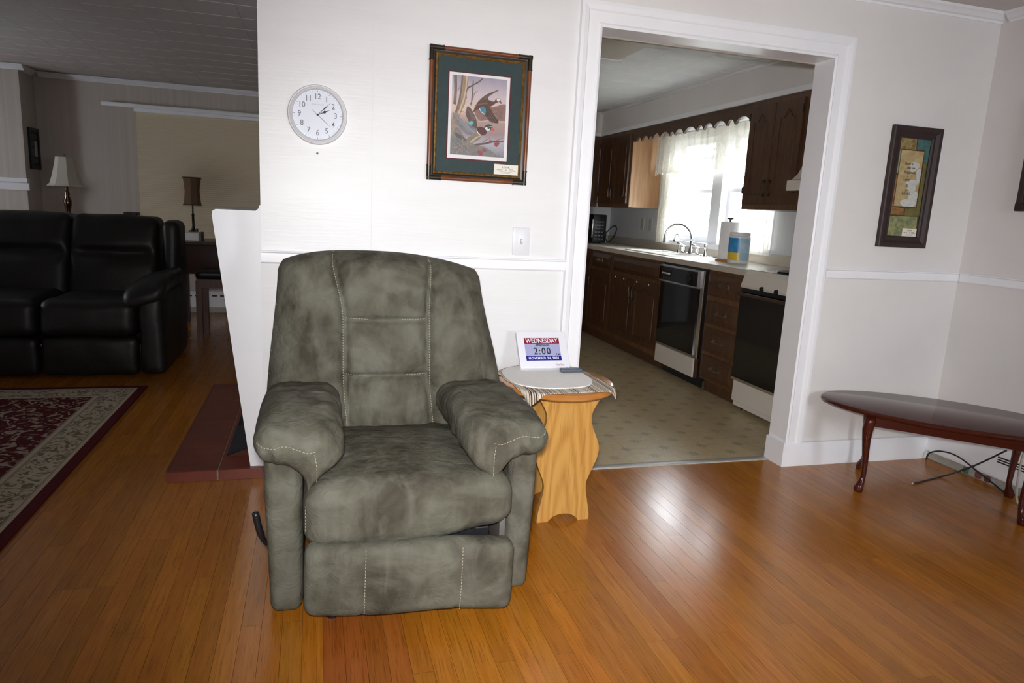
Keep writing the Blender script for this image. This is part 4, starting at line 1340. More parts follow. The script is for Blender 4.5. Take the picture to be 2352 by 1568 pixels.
stroke('wing_bar', [(612, 738), (630, 772), (668, 800)], 4, 3, (205, 210, 210))
stroke('wing_bar', [(600, 700), (650, 690), (700, 690)], 8, 3, (120, 78, 60))
stroke('belly', [(520, 1075), (580, 1030), (625, 1010)], 10, 5, (178, 160, 130))
stroke('neck_ring', [(592, 965), (600, 985), (625, 1003)], 4, 3, (220, 215, 210))
stroke('head_line', [(668, 945), (690, 925), (735, 918)], 3, 2, (215, 220, 215))
stroke('trunk_light', [(488, 405), (478, 540), (455, 650), (405, 790)], 7, 9, (190, 165, 138))
stroke('trunk_dark', [(445, 405), (432, 540), (412, 660), (375, 780)], 8, 8, (112, 92, 82))
for k in range(26):
    stroke('reed', [(rq.uniform(330, 520), rq.uniform(1100, 1185)), (rq.uniform(330, 560), rq.uniform(1020, 1090))], 3, 1, rq.choice(((140, 132, 128), (100, 96, 96), (150, 120, 118), (120, 124, 112))))
cA, cB = DP(760, 1290), DP(1000, 1412)
c0x, c1x, c0z, c1z = cA[0], fx1 - 0.037, fz0 + 0.037, cA[1]
card = wq('note_card', c0x, c1x, c0z, c1z, 0.0085, 0.0089, M_card, df)


def card_text(parent, YPl, X0, X1, Z0, Z1, w):
    cw, chh = X1 - X0, Z1 - Z0

    def T(s, size, fu, fv, sx=1.0):
        text('lettering', s, size, face_mtx(WP(X0 + fu * cw, Z0 + fv * chh, w), (1, 0, 0), (0, 0, 1)), M_inkgrey, parent, sx=sx)

    T('LOOK', chh * 0.27, 0.50, 0.72, 1.05)
    T('FOR THE', chh * 0.15, 0.24, 0.45, 1.0)
    T('4', chh * 0.24, 0.50, 0.45)
    T('HIDDEN', chh * 0.10, 0.72, 0.53)
    T('CREATURES', chh * 0.13, 0.77, 0.41)
    for fv, l in ((0.27, 0.27), (0.14, 0.19)):
        wq('fine_print', X0 + (0.5 - l) * cw, X0 + (0.5 + l) * cw, Z0 + (fv - 0.018) * chh, Z0 + (fv + 0.018) * chh, w - 0.0002, w + 0.0001, mat('fine_print_grey', (0.38, 0.36, 0.33), 0.7), parent)


card_text(card, YP, c0x, c1x, c0z, c1z, 0.0091)

# ------------------------------------------------------------------ light switch plate
spx0, spx1, spz0, spz1 = 0.801, 0.876, 1.020, 1.135
pl = thing('switch_plate', 'white wall switch plate between the framed print and the chair rail', 'switch plate', ((spx0 + spx1) / 2, YP, spz0))
MB().box(spx0, spx1, YP - 0.006, YP, spz0, spz1, 0.003).build('plate', mat('plate_white', (0.74, 0.75, 0.78), 0.3), pl, smooth=40)
cx_ = (spx0 + spx1) / 2; cz_ = (spz0 + spz1) / 2
MB().box(cx_ - 0.005, cx_ + 0.005, YP - 0.0065, YP - 0.0055, cz_ - 0.012, cz_ + 0.012).build('slot', mat('slot_grey', (0.40, 0.40, 0.42), 0.5), pl)
MB().box(cx_ - 0.0038, cx_ + 0.0038, YP - 0.014, YP - 0.006, cz_ + 0.000, cz_ + 0.008, 0.001).build('toggle', mat('toggle_white', (0.78, 0.78, 0.8), 0.3), pl)
for dz in (-0.030, 0.030):
    MB().lathe([(0.0, -0.0070), (0.0022, -0.0068), (0.0026, -0.006)], 10, (cx_, YP, cz_ + dz), axis='Y').build('screw', M_whitepl, pl)

# ------------------------------------------------------------------ quote picture right of the opening
YP_keep = YP
YP = YW
qx0, qx1, qz0, qz1 = 2.666, 2.960, 1.122, 1.701
qp = thing('quote_picture', 'tall narrow dark brown framed quote print on a patchwork ground', 'picture', ((qx0 + qx1) / 2, YW, qz0))
M_qframe = mat('espresso_frame', (0.024, 0.011, 0.011), 0.55, color2=(0.034, 0.016, 0.015), nscale=9)
frame_ring(qp, 'frame', qx0, qx1, qz0, qz1, 0.040, [(0, 0.0), (0, 0.020), (0.12, 0.024), (0.5, 0.022), (0.85, 0.012), (1, 0.012), (1, 0.004)], M_qframe)
frame_ring(qp, 'inner_lip', qx0 + 0.040, qx1 - 0.040, qz0 + 0.040, qz1 - 0.040, 0.016, [(0, 0.004), (0, 0.014), (0.5, 0.015), (1, 0.010), (1, 0.004)], M_qframe)


def QP(cx, cy):
    p = onY(2030 + cx * 120 / 672, 290 + cy * 280 / 1568, YW - 0.006); return (p.x, p.z)


a0, a1 = QP(205, 125), QP(420, 1445)
ax0, ax1, az0, az1 = qx0 + 0.056, qx1 - 0.056, qz0 + 0.056, qz1 - 0.056
bkp = wq('print', ax0, ax1, az0, az1, 0.003, 0.0060, mat('patch_brown', rgb(72, 54, 36), 0.6), qp)


def patch(name, P, col, col2, w):
    Q = [QP(*p) for p in P]; Q = [(min(ax1, max(ax0, a)), min(az1, max(az0, b))) for a, b in Q]
    MB().poly(Q, WP, w, w + 0.0003).build(name, mat('q_' + name + str(col), rgb(*col), 0.6, color2=rgb(*col2), nscale=45, ramp=(0.4, 0.62)), bkp)


patch('patch', [(195, 130), (430, 145), (415, 300), (170, 285)], (150, 135, 85), (110, 82, 45), 0.0061)
patch('patch', [(445, 150), (610, 160), (570, 468), (515, 465), (520, 310), (425, 300)], (72, 112, 106), (58, 92, 92), 0.0061)
patch('patch', [(180, 290), (235, 292), (190, 600), (135, 595)], (148, 145, 108), (110, 122, 95), 0.0061)
patch('patch', [(515, 475), (555, 475), (450, 1160), (265, 1145), (275, 1060), (420, 1050)], (112, 104, 48), (92, 88, 45), 0.0061)
patch('patch', [(128, 620), (185, 620), (130, 1030), (262, 1060), (250, 1140), (60, 1130)], (150, 108, 58), (120, 84, 46), 0.0061)
patch('patch', [(58, 1150), (430, 1165), (400, 1440), (15, 1420)], (150, 148, 100), (100, 112, 80), 0.0061)
pan = wq('text_panel', QP(180, 660)[0] - 0.004, QP(470, 660)[0] + 0.001, QP(280, 1040)[1], QP(370, 305)[1], 0.0066, 0.0069, mat('panel_edge', rgb(70, 45, 28), 0.6), bkp)
pX0, pX1, pZ0, pZ1 = QP(180, 660)[0] - 0.001, QP(470, 660)[0] - 0.002, QP(280, 1040)[1] + 0.003, QP(370, 305)[1] - 0.003
pan2 = wq('text_ground', pX0, pX1, pZ0, pZ1, 0.0069, 0.0072, mat('parchment', rgb(185, 165, 122), 0.7, color2=rgb(165, 142, 98), nscale=35), qp)
pw_, ph_ = pX1 - pX0, pZ1 - pZ0


pet_w = [0.00735]


def petal(fu, fv, ru, rv, rot=0.0):
    Q = []
    for k in range(24):
        a = 2 * PI * k / 24; r = 1 + 0.16 * math.sin(3 * a + rot * 5)
        u, v = ru * r * math.cos(a), rv * r * math.sin(a)
        Q.append((min(pX1, pX0 + (fu + u * math.cos(rot) - v * math.sin(rot)) * pw_), pZ0 + max(0.005, fv) * ph_ + (u * math.sin(rot) + v * math.cos(rot)) * pw_))
    Q = [(a, max(pZ0, b)) for a, b in Q]
    pet_w[0] += 0.00012
    MB().poly(Q, WP, 0.0072, pet_w[0]).build('white_petal', mat('petal_white', rgb(205, 205, 198), 0.7, color2=rgb(182, 184, 180), nscale=60), pan2)


for a in ((0.66, 0.72, 0.22, 0.17, 0.5), (0.93, 0.58, 0.13, 0.24, 0.0), (0.66, 0.41, 0.28, 0.15, 0.3), (0.70, 0.32, 0.15, 0.2, 0.2), (0.78, 0.19, 0.24, 0.24, 0.6), (0.66, 0.06, 0.40, 0.17, 0.1)):
    petal(*a)
for s_, sz, fu, fv in (('There is', 0.0185, 0.40, 0.765), ('only one', 0.0165, 0.52, 0.695), ('Happiness', 0.0205, 0.50, 0.615), ('To', 0.0125, 0.42, 0.535), ('Love', 0.0235, 0.40, 0.485), ('&', 0.0235, 0.45, 0.375), ('be', 0.0125, 0.45, 0.290), ('Loved', 0.0235, 0.46, 0.240)):
    text('lettering', s_, sz, face_mtx(WP(pX0 + fu * pw_, pZ0 + fv * ph_, 0.0085), (1, 0, 0), (0, 0, 1)), mat('quote_ink', rgb(92, 78, 55), 0.7), pan2, sx=0.85)
qc0, qc1 = QP(212, 1435), QP(415, 1320)
qcard = wq('note_card', qc0[0] + 0.003, min(ax1, qc1[0] + 0.002), az0, qc1[1], 0.0080, 0.0083, M_card, qp)
card_text(qcard, YP, qc0[0] + 0.003, min(ax1, qc1[0] + 0.002), az0, qc1[1], 0.0086)
YP = YP_keep

# dark frame on the right wall, only its left edge in view
rf = thing('side_picture', 'dark framed picture on the right wall at the photo edge', 'picture', (XR, 2.30, 1.323))
mb = MB()
RY0, RY1, RZ0, RZ1 = 2.06, 2.563, 1.323, 1.83
for a in ((RY0, RY1, RZ0, RZ0 + 0.03), (RY0, RY1, RZ1 - 0.03, RZ1), (RY0, RY0 + 0.03, RZ0 + 0.03, RZ1 - 0.03), (RY1 - 0.03, RY1, RZ0 + 0.03, RZ1 - 0.03)):
    mb.box(XR - 0.022, XR - 0.001, *a, 0.004)
mb.build('frame', M_qframe, rf)
for yy in (RY0, RY1 - 0.034):
    for zz in (RZ0 - 0.001, RZ1 - 0.038):
        MB().box(XR - 0.025, XR - 0.0005, yy - 0.0015, yy + 0.0355, zz, zz + 0.039, 0.004).build('corner_sleeve', mat('sleeve_pewter', (0.03, 0.03, 0.03), 0.3), rf)
box('mat_board', XR - 0.010, XR - 0.001, RY0 + 0.03, RY1 - 0.03, RZ0 + 0.03, RZ1 - 0.03, mat('sage_mat', (0.10, 0.12, 0.10), 0.7), rf)
box('print', XR - 0.012, XR - 0.010, RY0 + 0.12, RY1 - 0.12, RZ0 + 0.12, RZ1 - 0.12, mat('muted_print', (0.32, 0.30, 0.27), 0.6, color2=(0.2, 0.22, 0.22), nscale=14), rf)

# ------------------------------------------------------------------ oval coffee table
ct = thing('coffee_table', 'oval mahogany coffee table with cabriole legs in the corner', 'coffee table', (2.785, 2.368, 0), math.radians(-43.5))
A_, B_ = 0.535, 0.278
mb = MB()
profT = [(0.93, 0.375), (0.985, 0.377), (1.0, 0.384), (1.0, 0.389), (0.985, 0.395), (0.965, 0.398)]
rings = []
for f_, z_ in profT:
    ring = []
    for k in range(96):
        a = 2 * PI * k / 96; e = 2.0
        off = (1 - f_) * 0.30
        ring.append(mb.bm.verts.new(((A_ - off) * math.cos(a), (B_ - off) * math.sin(a), z_)))
    rings.append(ring)
for a, b in zip(rings, rings[1:]):
    for i in range(96):
        j = (i + 1) % 96; mb.bm.faces.new((a[i], a[j], b[j], b[i]))
mb.bm.faces.new(rings[-1]); mb.bm.faces.new(rings[0][::-1])
mb.build('table_top', M_mahogtop, ct, local=True, smooth=30)
LX, LY = 0.305, 0.160
mb = MB()
t_ = 0.018
outl = [(-LX, -LY), (LX, -LY), (LX, LY), (-LX, LY)]
mb.box(-LX, LX, -LY - t_ / 2, -LY + t_ / 2, 0.318, 0.375); mb.box(-LX, LX, LY - t_ / 2, LY + t_ / 2, 0.318, 0.375)
mb.box(-LX - t_ / 2, -LX + t_ / 2, -LY, LY, 0.318, 0.375); mb.box(LX - t_ / 2, LX + t_ / 2, -LY, LY, 0.318, 0.375)
mb.build('apron', M_mahog, ct, local=True)
for sx_ in (-1, 1):
    for sy_ in (-1, 1):
        d = Vector((sx_ * 0.6, sy_ * 0.8, 0)).normalized()
        base = Vector((sx_ * LX, sy_ * LY, 0))
        path = [(0.0, 0.372, 0.021), (0.006, 0.335, 0.024), (0.014, 0.300, 0.0235), (0.013, 0.255, 0.019), (0.006, 0.195, 0.0155), (-0.002, 0.135, 0.0128), (-0.004, 0.085, 0.0115), (0.001, 0.055, 0.0125), (0.011, 0.032, 0.018), (0.017, 0.018, 0.0215), (0.016, 0.008, 0.020), (0.014, 0.0, 0.017)]
        mb = MB(); mb.tube([base + d * o + Vector((0, 0, z_)) for o, z_, r in path], [r for o, z_, r in path], 14)
        leg = mb.build('leg', M_mahog, ct, local=True, smooth=True)

# ------------------------------------------------------------------ baseboard heater and cords
ht = thing('baseboard_heater', 'white baseboard heater along the right wall under the coffee table', 'heater', (XR - 0.01, 1.6, 0))
MB().poly([(0, 0.045), (0.038, 0.045), (0.040, 0.055), (0.040, 0.150), (0.030, 0.180), (0.022, 0.200), (0, 0.205)], lambda u, v, w: Vector((XR - 0.001 - u, w, v)), 0.4, 2.795).build('cover', M_trim, ht)
for k in range(3):
    box('louvre', XR - 0.043, XR - 0.039, 1.5, 2.40, 0.125 + 0.012 * k, 0.131 + 0.012 * k, M_dark, ht)
box('fin_tray', XR - 0.030, XR - 0.002, 0.4, 2.790, 0.002, 0.044, mat('dusty_metal', (0.30, 0.29, 0.26), 0.6, color2=(0.40, 0.39, 0.35), nscale=25), ht)
for yy, col in ((2.56, (0.05, 0.16, 0.13)), (2.49, (0.20, 0.06, 0.05)), (2.44, (0.14, 0.04, 0.04))):
    box('valve', XR - 0.034, XR - 0.030, yy - 0.016, yy + 0.016, 0.006, 0.036, mat('valve_%d' % int(yy * 100), col, 0.6), ht, bevel=0.004)
cb = thing('coaxial_cable', 'loose black coaxial cable crossing the floor under the coffee table', 'cable', (2.76, 2.49, 0))
p0, p1, p2, p3 = onZ(2098, 1110, 0.004), onZ(2170, 1092, 0.01), onX(2240, 1068, 3.12), onX(2312, 1034, 3.17)
MB().tube(catmull([p0, p1, p2, p3], 8), 0.0042, 8).build('cable', M_cable, cb, smooth=True)
dv = (p0 - p1).normalized()
MB().tube([p0, p0 + dv * 0.012, p0 + dv * 0.012, p0 + dv * 0.024], [0.0055, 0.0055, 0.003, 0.003], 10).build('connector', M_chrome, cb, smooth=40)
cb2 = thing('black_cord', 'black cord arching from the corner behind the table leg', 'cord', (3.17, 2.78, 0))
MB().tube(catmull([onX(2127, 1055, 3.165), onX(2135, 1040, 3.165), onX(2162, 1036, 3.165), onX(2200, 1048, 3.165), onX(2245, 1082, 3.165), onX(2285, 1113, 3.165), onX(2312, 1136, 3.157)], 8), 0.0040, 8).build('cord', M_cable, cb2, smooth=True)
cb3 = thing('beige_cord', 'beige cord hanging behind the right coffee table leg', 'cord', (3.1, 2.2, 0))
MB().tube(catmull([onX(2358, 1020, 3.16), onX(2346, 1060, 3.15), onX(2338, 1100, 3.13), onZ(2336, 1150, 0.02), onZ(2352, 1162, 0.006), onZ(2380, 1165, 0.006)], 8), 0.0045, 8).build('cord', M_beige, cb3, smooth=True)

# ------------------------------------------------------------------ fireplace end and hearth
fp = thing('fireplace_surround', 'white tapered end of the fireplace surround beside the clock wall', 'fireplace', (-0.25, 3.055, 0.045))
YFP = 3.052
wdg = [(-0.273, 0.046), (-0.232, 0.046), (-0.232, 1.149), (-0.385, 1.149), (-0.398, 1.141), (-0.400, 1.125)]
for w_a, w_b in ((0.0, 0.11), (1.35, 1.46)):
    MB().poly(wdg, lambda u, v, w: Vector((u, YFP + w, v)), w_a, w_b, bevel=0.004).build('side_panel', M_trim, fp)
MB().poly([(-0.205, 0.90), (-0.232, 0.90), (-0.370, 0.92), (-0.385, 1.02), (-0.385, 1.149), (-0.205, 1.149)], lambda u, v, w: Vector((u, YFP + w, v)), 0.112, 1.348).build('mantel', M_trim, fp)
MB().poly([(-0.200, 0.046), (-0.230, 0.046), (-0.230, 0.898), (-0.200, 0.898)], lambda u, v, w: Vector((u, YFP + w, v)), 0.112, 1.348).build('firebox', M_black, fp)
MB().poly([(-0.232, 0.046), (-0.198, 0.046), (-0.198, 1.172), (-0.218, 1.172), (-0.222, 1.158), (-0.232, 1.150)], lambda u, v, w: Vector((u, YFP - 0.004 + w, v)), 0.0, 1.46).build('corner_trim', M_trim, fp)
he = struct(box('hearth', -0.60, -0.199, 3.028, 4.53, 0.0, 0.0435, M_grout), 'raised hearth of dark red tiles beside the fireplace', 'hearth')
lens = [0.300, 0.400, 0.400, 0.390]
y = 3.030
for L in lens:
    for x0, x1 in ((-0.598, -0.404), (-0.400, -0.206)):
        box('tile', x0, x1, y + 0.002, y + L - 0.002, 0.040, 0.046, M_hearth, he)
    y += L
for x0, x1 in ((-0.602, -0.407), (-0.400, -0.203)):
    box('edge_tile', x0, x1, 3.020, 3.0285, 0.001, 0.046, M_hearth, he)
y = 3.030
for L in lens:
    box('edge_tile', -0.608, -0.5995, y + 0.002, y + L - 0.002, 0.001, 0.046, M_hearth, he); y += L
fs = thing('fire_shovel', 'black metal fire shovel leaning on the hearth behind the white surround', 'fire shovel', (-0.36, 3.2, 0.046))
MB().poly([(0.0, 0.0), (0.10, 0.02), (0.11, 0.13), (0.055, 0.12), (0.035, 0.105)], lambda u, v, w: Vector((-0.385 + u + w * 0.3, 3.19 + 0.9 * v + 0.4 * u, 0.047 + v + w)), 0.0, 0.006).build('blade', M_blackmetal, fs)
MB().tube([(-0.340, 3.300, 0.155), (-0.295, 3.33, 0.30), (-0.262, 3.36, 0.45)], 0.007, 10).build('handle', M_blackmetal, fs, smooth=True)

# ------------------------------------------------------------------ left room: rug, sofa
rug = box('area_rug', -1.01 - RW, -1.01, 4.645 - RL, 4.645, 0.0, 0.010, None)
rug.data.transform(Matrix.Translation((1.01 + RW / 2, -(4.645 - RL / 2), 0))); rug.location = (-1.01 - RW / 2, 4.645 - RL / 2, 0)
rug.data.materials.append(M_rug)
tag(rug, 'maroon and cream floral area rug in front of the black sofa', 'rug')

so = thing('leather_sofa', 'black leather reclining sofa facing the rug in the left room', 'sofa', (-1.95, 5.4, 0))
SX1, SX0 = -0.955, -2.98
SY = 4.90


def lw(p, k=0.006, s=7.0):
    n_ = noise.noise_vector(Vector(p) * s) * k
    return Vector(p) + n_


arm_w = 0.155
for sgn, xo in ((1, SX1), (-1, SX0)):
    xc = xo - sgn * arm_w / 2
    cushion('arm', (arm_w, 0.92, 0.535), (xc, SY + 0.47, 0.278), M_leather, so, r=0.045, n=(10, 18, 12), bulge=(0.06, 0.02, 0), fn=lambda p: tuple(lw(p)))
    cushion('arm_pad', (arm_w + 0.11, 0.72, 0.135), (xc - sgn * 0.035, SY + 0.36, 0.590), M_leather, so, r=0.060, n=(16, 24, 12), bulge=(0, 0.03, 0.1),
            fn=lambda p, sgn=sgn, xc=xc: tuple(lw((p[0], p[1], p[2] - 0.055 * smoothstep(5.1, 4.86, p[1]) - sgn * (xc - p[0]) * 0.30))))
    cushion('wing', (0.115, 0.30, 0.62), (xo - sgn * 0.062, SY + 0.83, 0.695), M_leather, so, r=0.045, n=(10, 12, 18), bulge=(0.05, 0.1, 0.01), fn=lambda p: tuple(lw(p)))
nx = 3; sw_ = (SX1 - arm_w - (SX0 + arm_w)) / nx
for k in range(nx):
    xc = SX1 - arm_w - sw_ * (k + 0.5)
    cushion('seat_cushion', (sw_ - 0.012, 0.72, 0.235), (xc, SY + 0.36, 0.385), M_leather, so, r=0.065, n=(24, 22, 14), bulge=(0, 0.03, 0.06), fn=lambda p: tuple(lw(p, 0.008, 6)))
    cushion('footrest', (sw_ - 0.020, 0.10, 0.250), (xc, SY + 0.060, 0.140), M_leather, so, r=0.035, n=(22, 8, 10), bulge=(0, 0.2, 0.02), fn=lambda p: tuple(lw(p)))

    def bfn(p):
        x, y, z = p
        y += 0.30 * (z - 0.45)
        d = 0.055 * gauss(z - 0.760, 0.040) * smoothstep(0.0, 1.0, 1 - abs((x - xc) / (sw_ * 0.5)) ** 4)
        if y < SY + 0.86: y += d
        return tuple(lw((x, y, z), 0.008, 6))

    cushion('back_cushion', (sw_ + 0.004, 0.27, 0.60), (xc, SY + 0.72, 0.725), M_leather, so, r=0.060, n=(26, 12, 30), bulge=(0, 0.18, 0.02), fn=bfn)
cushion('frame', (SX1 - SX0 - 0.30, 0.30, 0.80), ((SX1 + SX0) / 2, SY + 0.98, 0.45), M_leather, so, r=0.05, n=(20, 10, 12), fn=lambda p: (p[0], p[1] + 0.22 * max(0, p[2] - 0.45) if p[1] > SY + 0.84 else p[1] + 0.22 * max(0, p[2] - 0.45), p[2]))
for xx in (SX1 - 0.08, SX0 + 0.08, (SX0 + SX1) / 2):
    for yy in (SY + 0.06, SY + 0.9):
        MB().lathe([(0.02, 0.0), (0.024, 0.03)], 12, (xx, yy + (0.12 if yy < 5.3 else -0.05), 0)).build('foot', M_black, so)
rm2 = thing('sofa_remote', 'dark remote lying on top of the sofa back', 'remote', (-1.31, 5.85, 1.03))
ppa = onY(304, 492, 5.86)
MB().box(ppa.x - 0.042, ppa.x + 0.042, 5.78, 5.92, ppa.z - 0.004, ppa.z + 0.016, 0.004).build('body', mat('remote_grey', (0.03, 0.03, 0.032), 0.5), rm2, smooth=40)
for k in range(3):
    MB().box(ppa.x - 0.025 + 0.02 * k, ppa.x - 0.015 + 0.02 * k, 5.82, 5.86, ppa.z + 0.016, ppa.z + 0.018, 0.0).build('button', mat('button_grey', (0.1, 0.1, 0.1), 0.5), rm2)

# ------------------------------------------------------------------ lamps, side table, desk
YL = 7.05
lc = onY(153, 428, YL)
st = thing('lamp_table', 'small dark table hidden behind the sofa under the white lamp', 'side table', (lc.x, YL, 0))
box('top', lc.x - 0.25, lc.x + 0.25, YL - 0.22, YL + 0.22, 0.56, 0.59, M_desk, st, bevel=0.006)
for a in (-0.21, 0.21):
    for b in (-0.18, 0.18):
        box('leg', lc.x + a - 0.02, lc.x + a + 0.02, YL + b - 0.02, YL + b + 0.02, 0, 0.56, M_desk, st)
lp = thing('table_lamp', 'bronze table lamp with a cream bell shade behind the sofa', 'lamp', (lc.x, YL, 0.59))
zb = lc.z; zt_ = onY(150, 361, YL).z
k_ = (zb - 0.59)
MB().lathe([(0.0, 0.59), (0.085, 0.59), (0.085, 0.605), (0.03, 0.625), (0.012, 0.66), (0.010, 0.59 + k_ * 0.50), (0.016, 0.59 + k_ * 0.58), (0.012, 0.59 + k_ * 0.60), (0.030, 0.59 + k_ * 0.74), (0.034, 0.59 + k_ * 0.80), (0.018, 0.59 + k_ * 0.87), (0.022, 0.59 + k_ * 0.90), (0.013, 0.59 + k_ * 0.94), (0.013, zb + 0.02), (0.004, zb + 0.02), (0.004, zt_ + 0.01)], 20, (lc.x, YL, 0)).build('stand', mat('bronze', (0.16, 0.10, 0.07), 0.2, metallic=1.0), lp, smooth=40)
MB().lathe([(0.0, zt_ + 0.008), (0.008, zt_ + 0.012), (0.006, zt_ + 0.022), (0.0, zt_ + 0.026)], 12, (lc.x, YL, 0)).build('finial', M_brass, lp, smooth=True)
hs_ = zt_ - zb
mb = MB(); sp2 = [(0.150, 0.0), (0.148, 0.01), (0.128, 0.08), (0.105, 0.35), (0.088, 0.65), (0.074, 0.95), (0.073, 1.0)]
vs = []
N8 = 8
for r, t in sp2:
    vs.append([mb.bm.verts.new((lc.x + r * math.cos(PI / 8 + 2 * PI * i / N8), YL + r * math.sin(PI / 8 + 2 * PI * i / N8), zb + hs_ * t)) for i in range(N8)])
for a, b in zip(vs, vs[1:]):
    for i in range(N8):
        j = (i + 1) % N8; mb.bm.faces.new((a[i], a[j], b[j], b[i]))
mb.build('shade', M_shadew, lp)

YD = 6.55
dk_ = thing('writing_desk', 'dark wooden desk behind the sofa holding the small brown lamp', 'desk', (-0.8, 6.85, 0))
DX0, DX1 = -1.20, -0.10
zt = onY(450, 556, YD).z
box('top', DX0 - 0.02, DX1 + 0.02, YD - 0.02, YD + 0.62, zt - 0.022, zt + 0.003, mat('desk_top_wood', (0.05, 0.035, 0.028), 0.3, color2=(0.07, 0.05, 0.04), nscale=6, stretch=(0.7, 8, 8)), dk_, bevel=0.005)
box('drawer_front', DX0, DX1, YD, YD + 0.60, zt - 0.275, zt - 0.022, M_desk, dk_, bevel=0.004)
for xx in (DX0, DX1 - 0.05):
    for yy in (YD, YD + 0.55):
        box('leg', xx, xx + 0.05, yy, yy + 0.05, 0, zt - 0.275, M_desk, dk_)
YS = 6.12
sl = thing('desk_stool', 'wooden stool with a black padded seat pulled up to the desk', 'stool', (-0.85, 6.3, 0))
s0, s1 = onY(447, 650, YS), onY(512, 650, YS)
zs = onY(470, 640, YS).z
SXa, SXb = s0.x, s0.x + 0.42
cushion('seat_pad', (0.42, 0.40, 0.07), ((SXa + SXb) / 2, YS + 0.20, zs + 0.03), mat('black_vinyl', (0.008, 0.008, 0.009), 0.3), sl, r=0.03, n=(16, 16, 8), bulge=(0, 0, 0.3))
box('apron', SXa + 0.01, SXb - 0.01, YS + 0.01, YS + 0.39, zs - 0.075, zs - 0.005, mat('stool_wood', (0.06, 0.022, 0.013), 0.35, color2=(0.085, 0.032, 0.018), nscale=6, stretch=(6, 6, 0.7)), sl)
for xx in (SXa + 0.005, SXb - 0.05):
    for yy in (YS + 0.005, YS + 0.35):
        box('leg', xx, xx + 0.045, yy, yy + 0.045, 0, zs - 0.02, MATS['stool_wood'], sl)
YL2 = YD + 0.20
l2 = onY(444, 553, YL2)
wbx = thing('white_box', 'white box with a dark end standing on the desk under the lamp', 'box', (l2.x, YL2, zt))
b0, b1 = onY(431, 553, YL2 - 0.05), onY(462, 536, YL2 - 0.05)
box('carton', b0.x - 0.03, b1.x - 0.022, YL2 - 0.05, YL2 + 0.10, zt + 0.004, zt + 0.070, mat('carton_white', (0.62, 0.60, 0.57), 0.7), wbx, bevel=0.003)
box('dark_end', b1.x - 0.022, b1.x + 0.0, YL2 - 0.052, YL2 + 0.102, zt + 0.004, zt + 0.078, mat('carton_dark', (0.10, 0.095, 0.09), 0.6), wbx, bevel=0.003)
box('base_tray', b0.x - 0.035, b1.x + 0.004, YL2 - 0.056, YL2 + 0.106, zt + 0.0005, zt + 0.0065, M_black, wbx)
ZB = zt + 0.079
tl2 = thing('candlestick_lamp', 'slim dark lamp with a small brown waisted shade on the desk', 'lamp', (l2.x, YL2, ZB))
lx = onY(443, 500, YL2).x
z_sb, z_st = onY(443, 470, YL2).z, onY(443, 408, YL2).z
MB().lathe([(0.0, ZB), (0.040, ZB), (0.042, ZB + 0.008), (0.020, ZB + 0.016), (0.011, ZB + 0.04), (0.010, ZB + (z_sb - ZB) * 0.60), (0.013, ZB + (z_sb - ZB) * 0.62), (0.007, ZB + (z_sb - ZB) * 0.68), (0.006, z_sb + 0.03)], 18, (lx - 0.002, YL2 + 0.02, 0)).build('stand', mat('dark_bronze', (0.035, 0.03, 0.025), 0.3, metallic=0.8), tl2, smooth=40)
hh_ = z_st - z_sb
MB().lathe([(0.0735, z_sb), (0.066, z_sb + hh_ * 0.2), (0.061, z_sb + hh_ * 0.5), (0.066, z_sb + hh_ * 0.8), (0.074, z_st)], 8, (lx - 0.002, YL2 + 0.02, 0)).build('shade', M_shadeb, tl2)
for zz, rr_ in ((z_sb, 0.0745), (z_st, 0.075)):
    MB().tube([(lx - 0.002 + rr_ * math.cos(2 * PI * k / 8), YL2 + 0.02 + rr_ * math.sin(2 * PI * k / 8), zz) for k in range(8)], 0.005, 6, closed=True).build('binding', M_shadet, tl2)
MB().tube(catmull([(lx + 0.02, YL2 - 0.01, ZB + 0.006), (lx + 0.04, YL2 - 0.02, ZB + 0.02), (lx + 0.03, YL2 - 0.03, ZB + 0.03), (lx + 0.035, YL2 + 0.0, ZB + 0.006)], 5), 0.004, 6).build('cord', M_black, tl2, smooth=True)

# ------------------------------------------------------------------ far window blind, rail, picture, heater
bl = thing('window_blind', 'lowered cream pleated blind on the far wall of the left room', 'blind', (-0.9, YF, 0.9))
bx0, bx1 = onY(318, 400, YF - 0.03).x, 0.05
bzt, bzb = onY(450, 268, YF - 0.03).z, 0.72
mb = MB(); npl = 60
vsL = []
for k in range(npl * 2 + 1):
    z_ = bzt - (bzt - bzb) * k / (npl * 2); yo = YF - 0.018 - (0.0045 if k % 2 else 0.0)
    vsL.append((mb.bm.verts.new((bx0, yo, z_)), mb.bm.verts.new((bx1, yo, z_))))
for a, b in zip(vsL, vsL[1:]): mb.bm.faces.new((a[0], a[1], b[1], b[0]))
mb.build('fabric', M_blind, bl)
box('headrail', bx0 - 0.01, bx1 + 0.01, YF - 0.055, YF - 0.004, bzt, bzt + 0.045, M_trim, bl, bevel=0.004)
box('bottom_rail', bx0, bx1, YF - 0.03, YF - 0.01, bzb - 0.02, bzb, M_trim, bl)
rl = thing('curtain_rail', 'white curtain rail above the blind, empty at its left end', 'curtain rail', (-1.2, YF, 1.99))
r0_, r1_ = onY(232, 241, YF - 0.075), onY(590, 262, YF - 0.075)
zr_ = (r0_.z + r1_.z) / 2
box('rail', r0_.x, 0.1, YF - 0.09, YF - 0.062, zr_ - 0.018, zr_ + 0.018, M_trim, rl, bevel=0.004)
for xx in (r0_.x + 0.01, -1.45, -0.55, 0.05):
    box('bracket', xx, xx + 0.02, YF - 0.0619, YF - 0.0005, zr_ + 0.005, zr_ + 0.017, M_trim, rl)
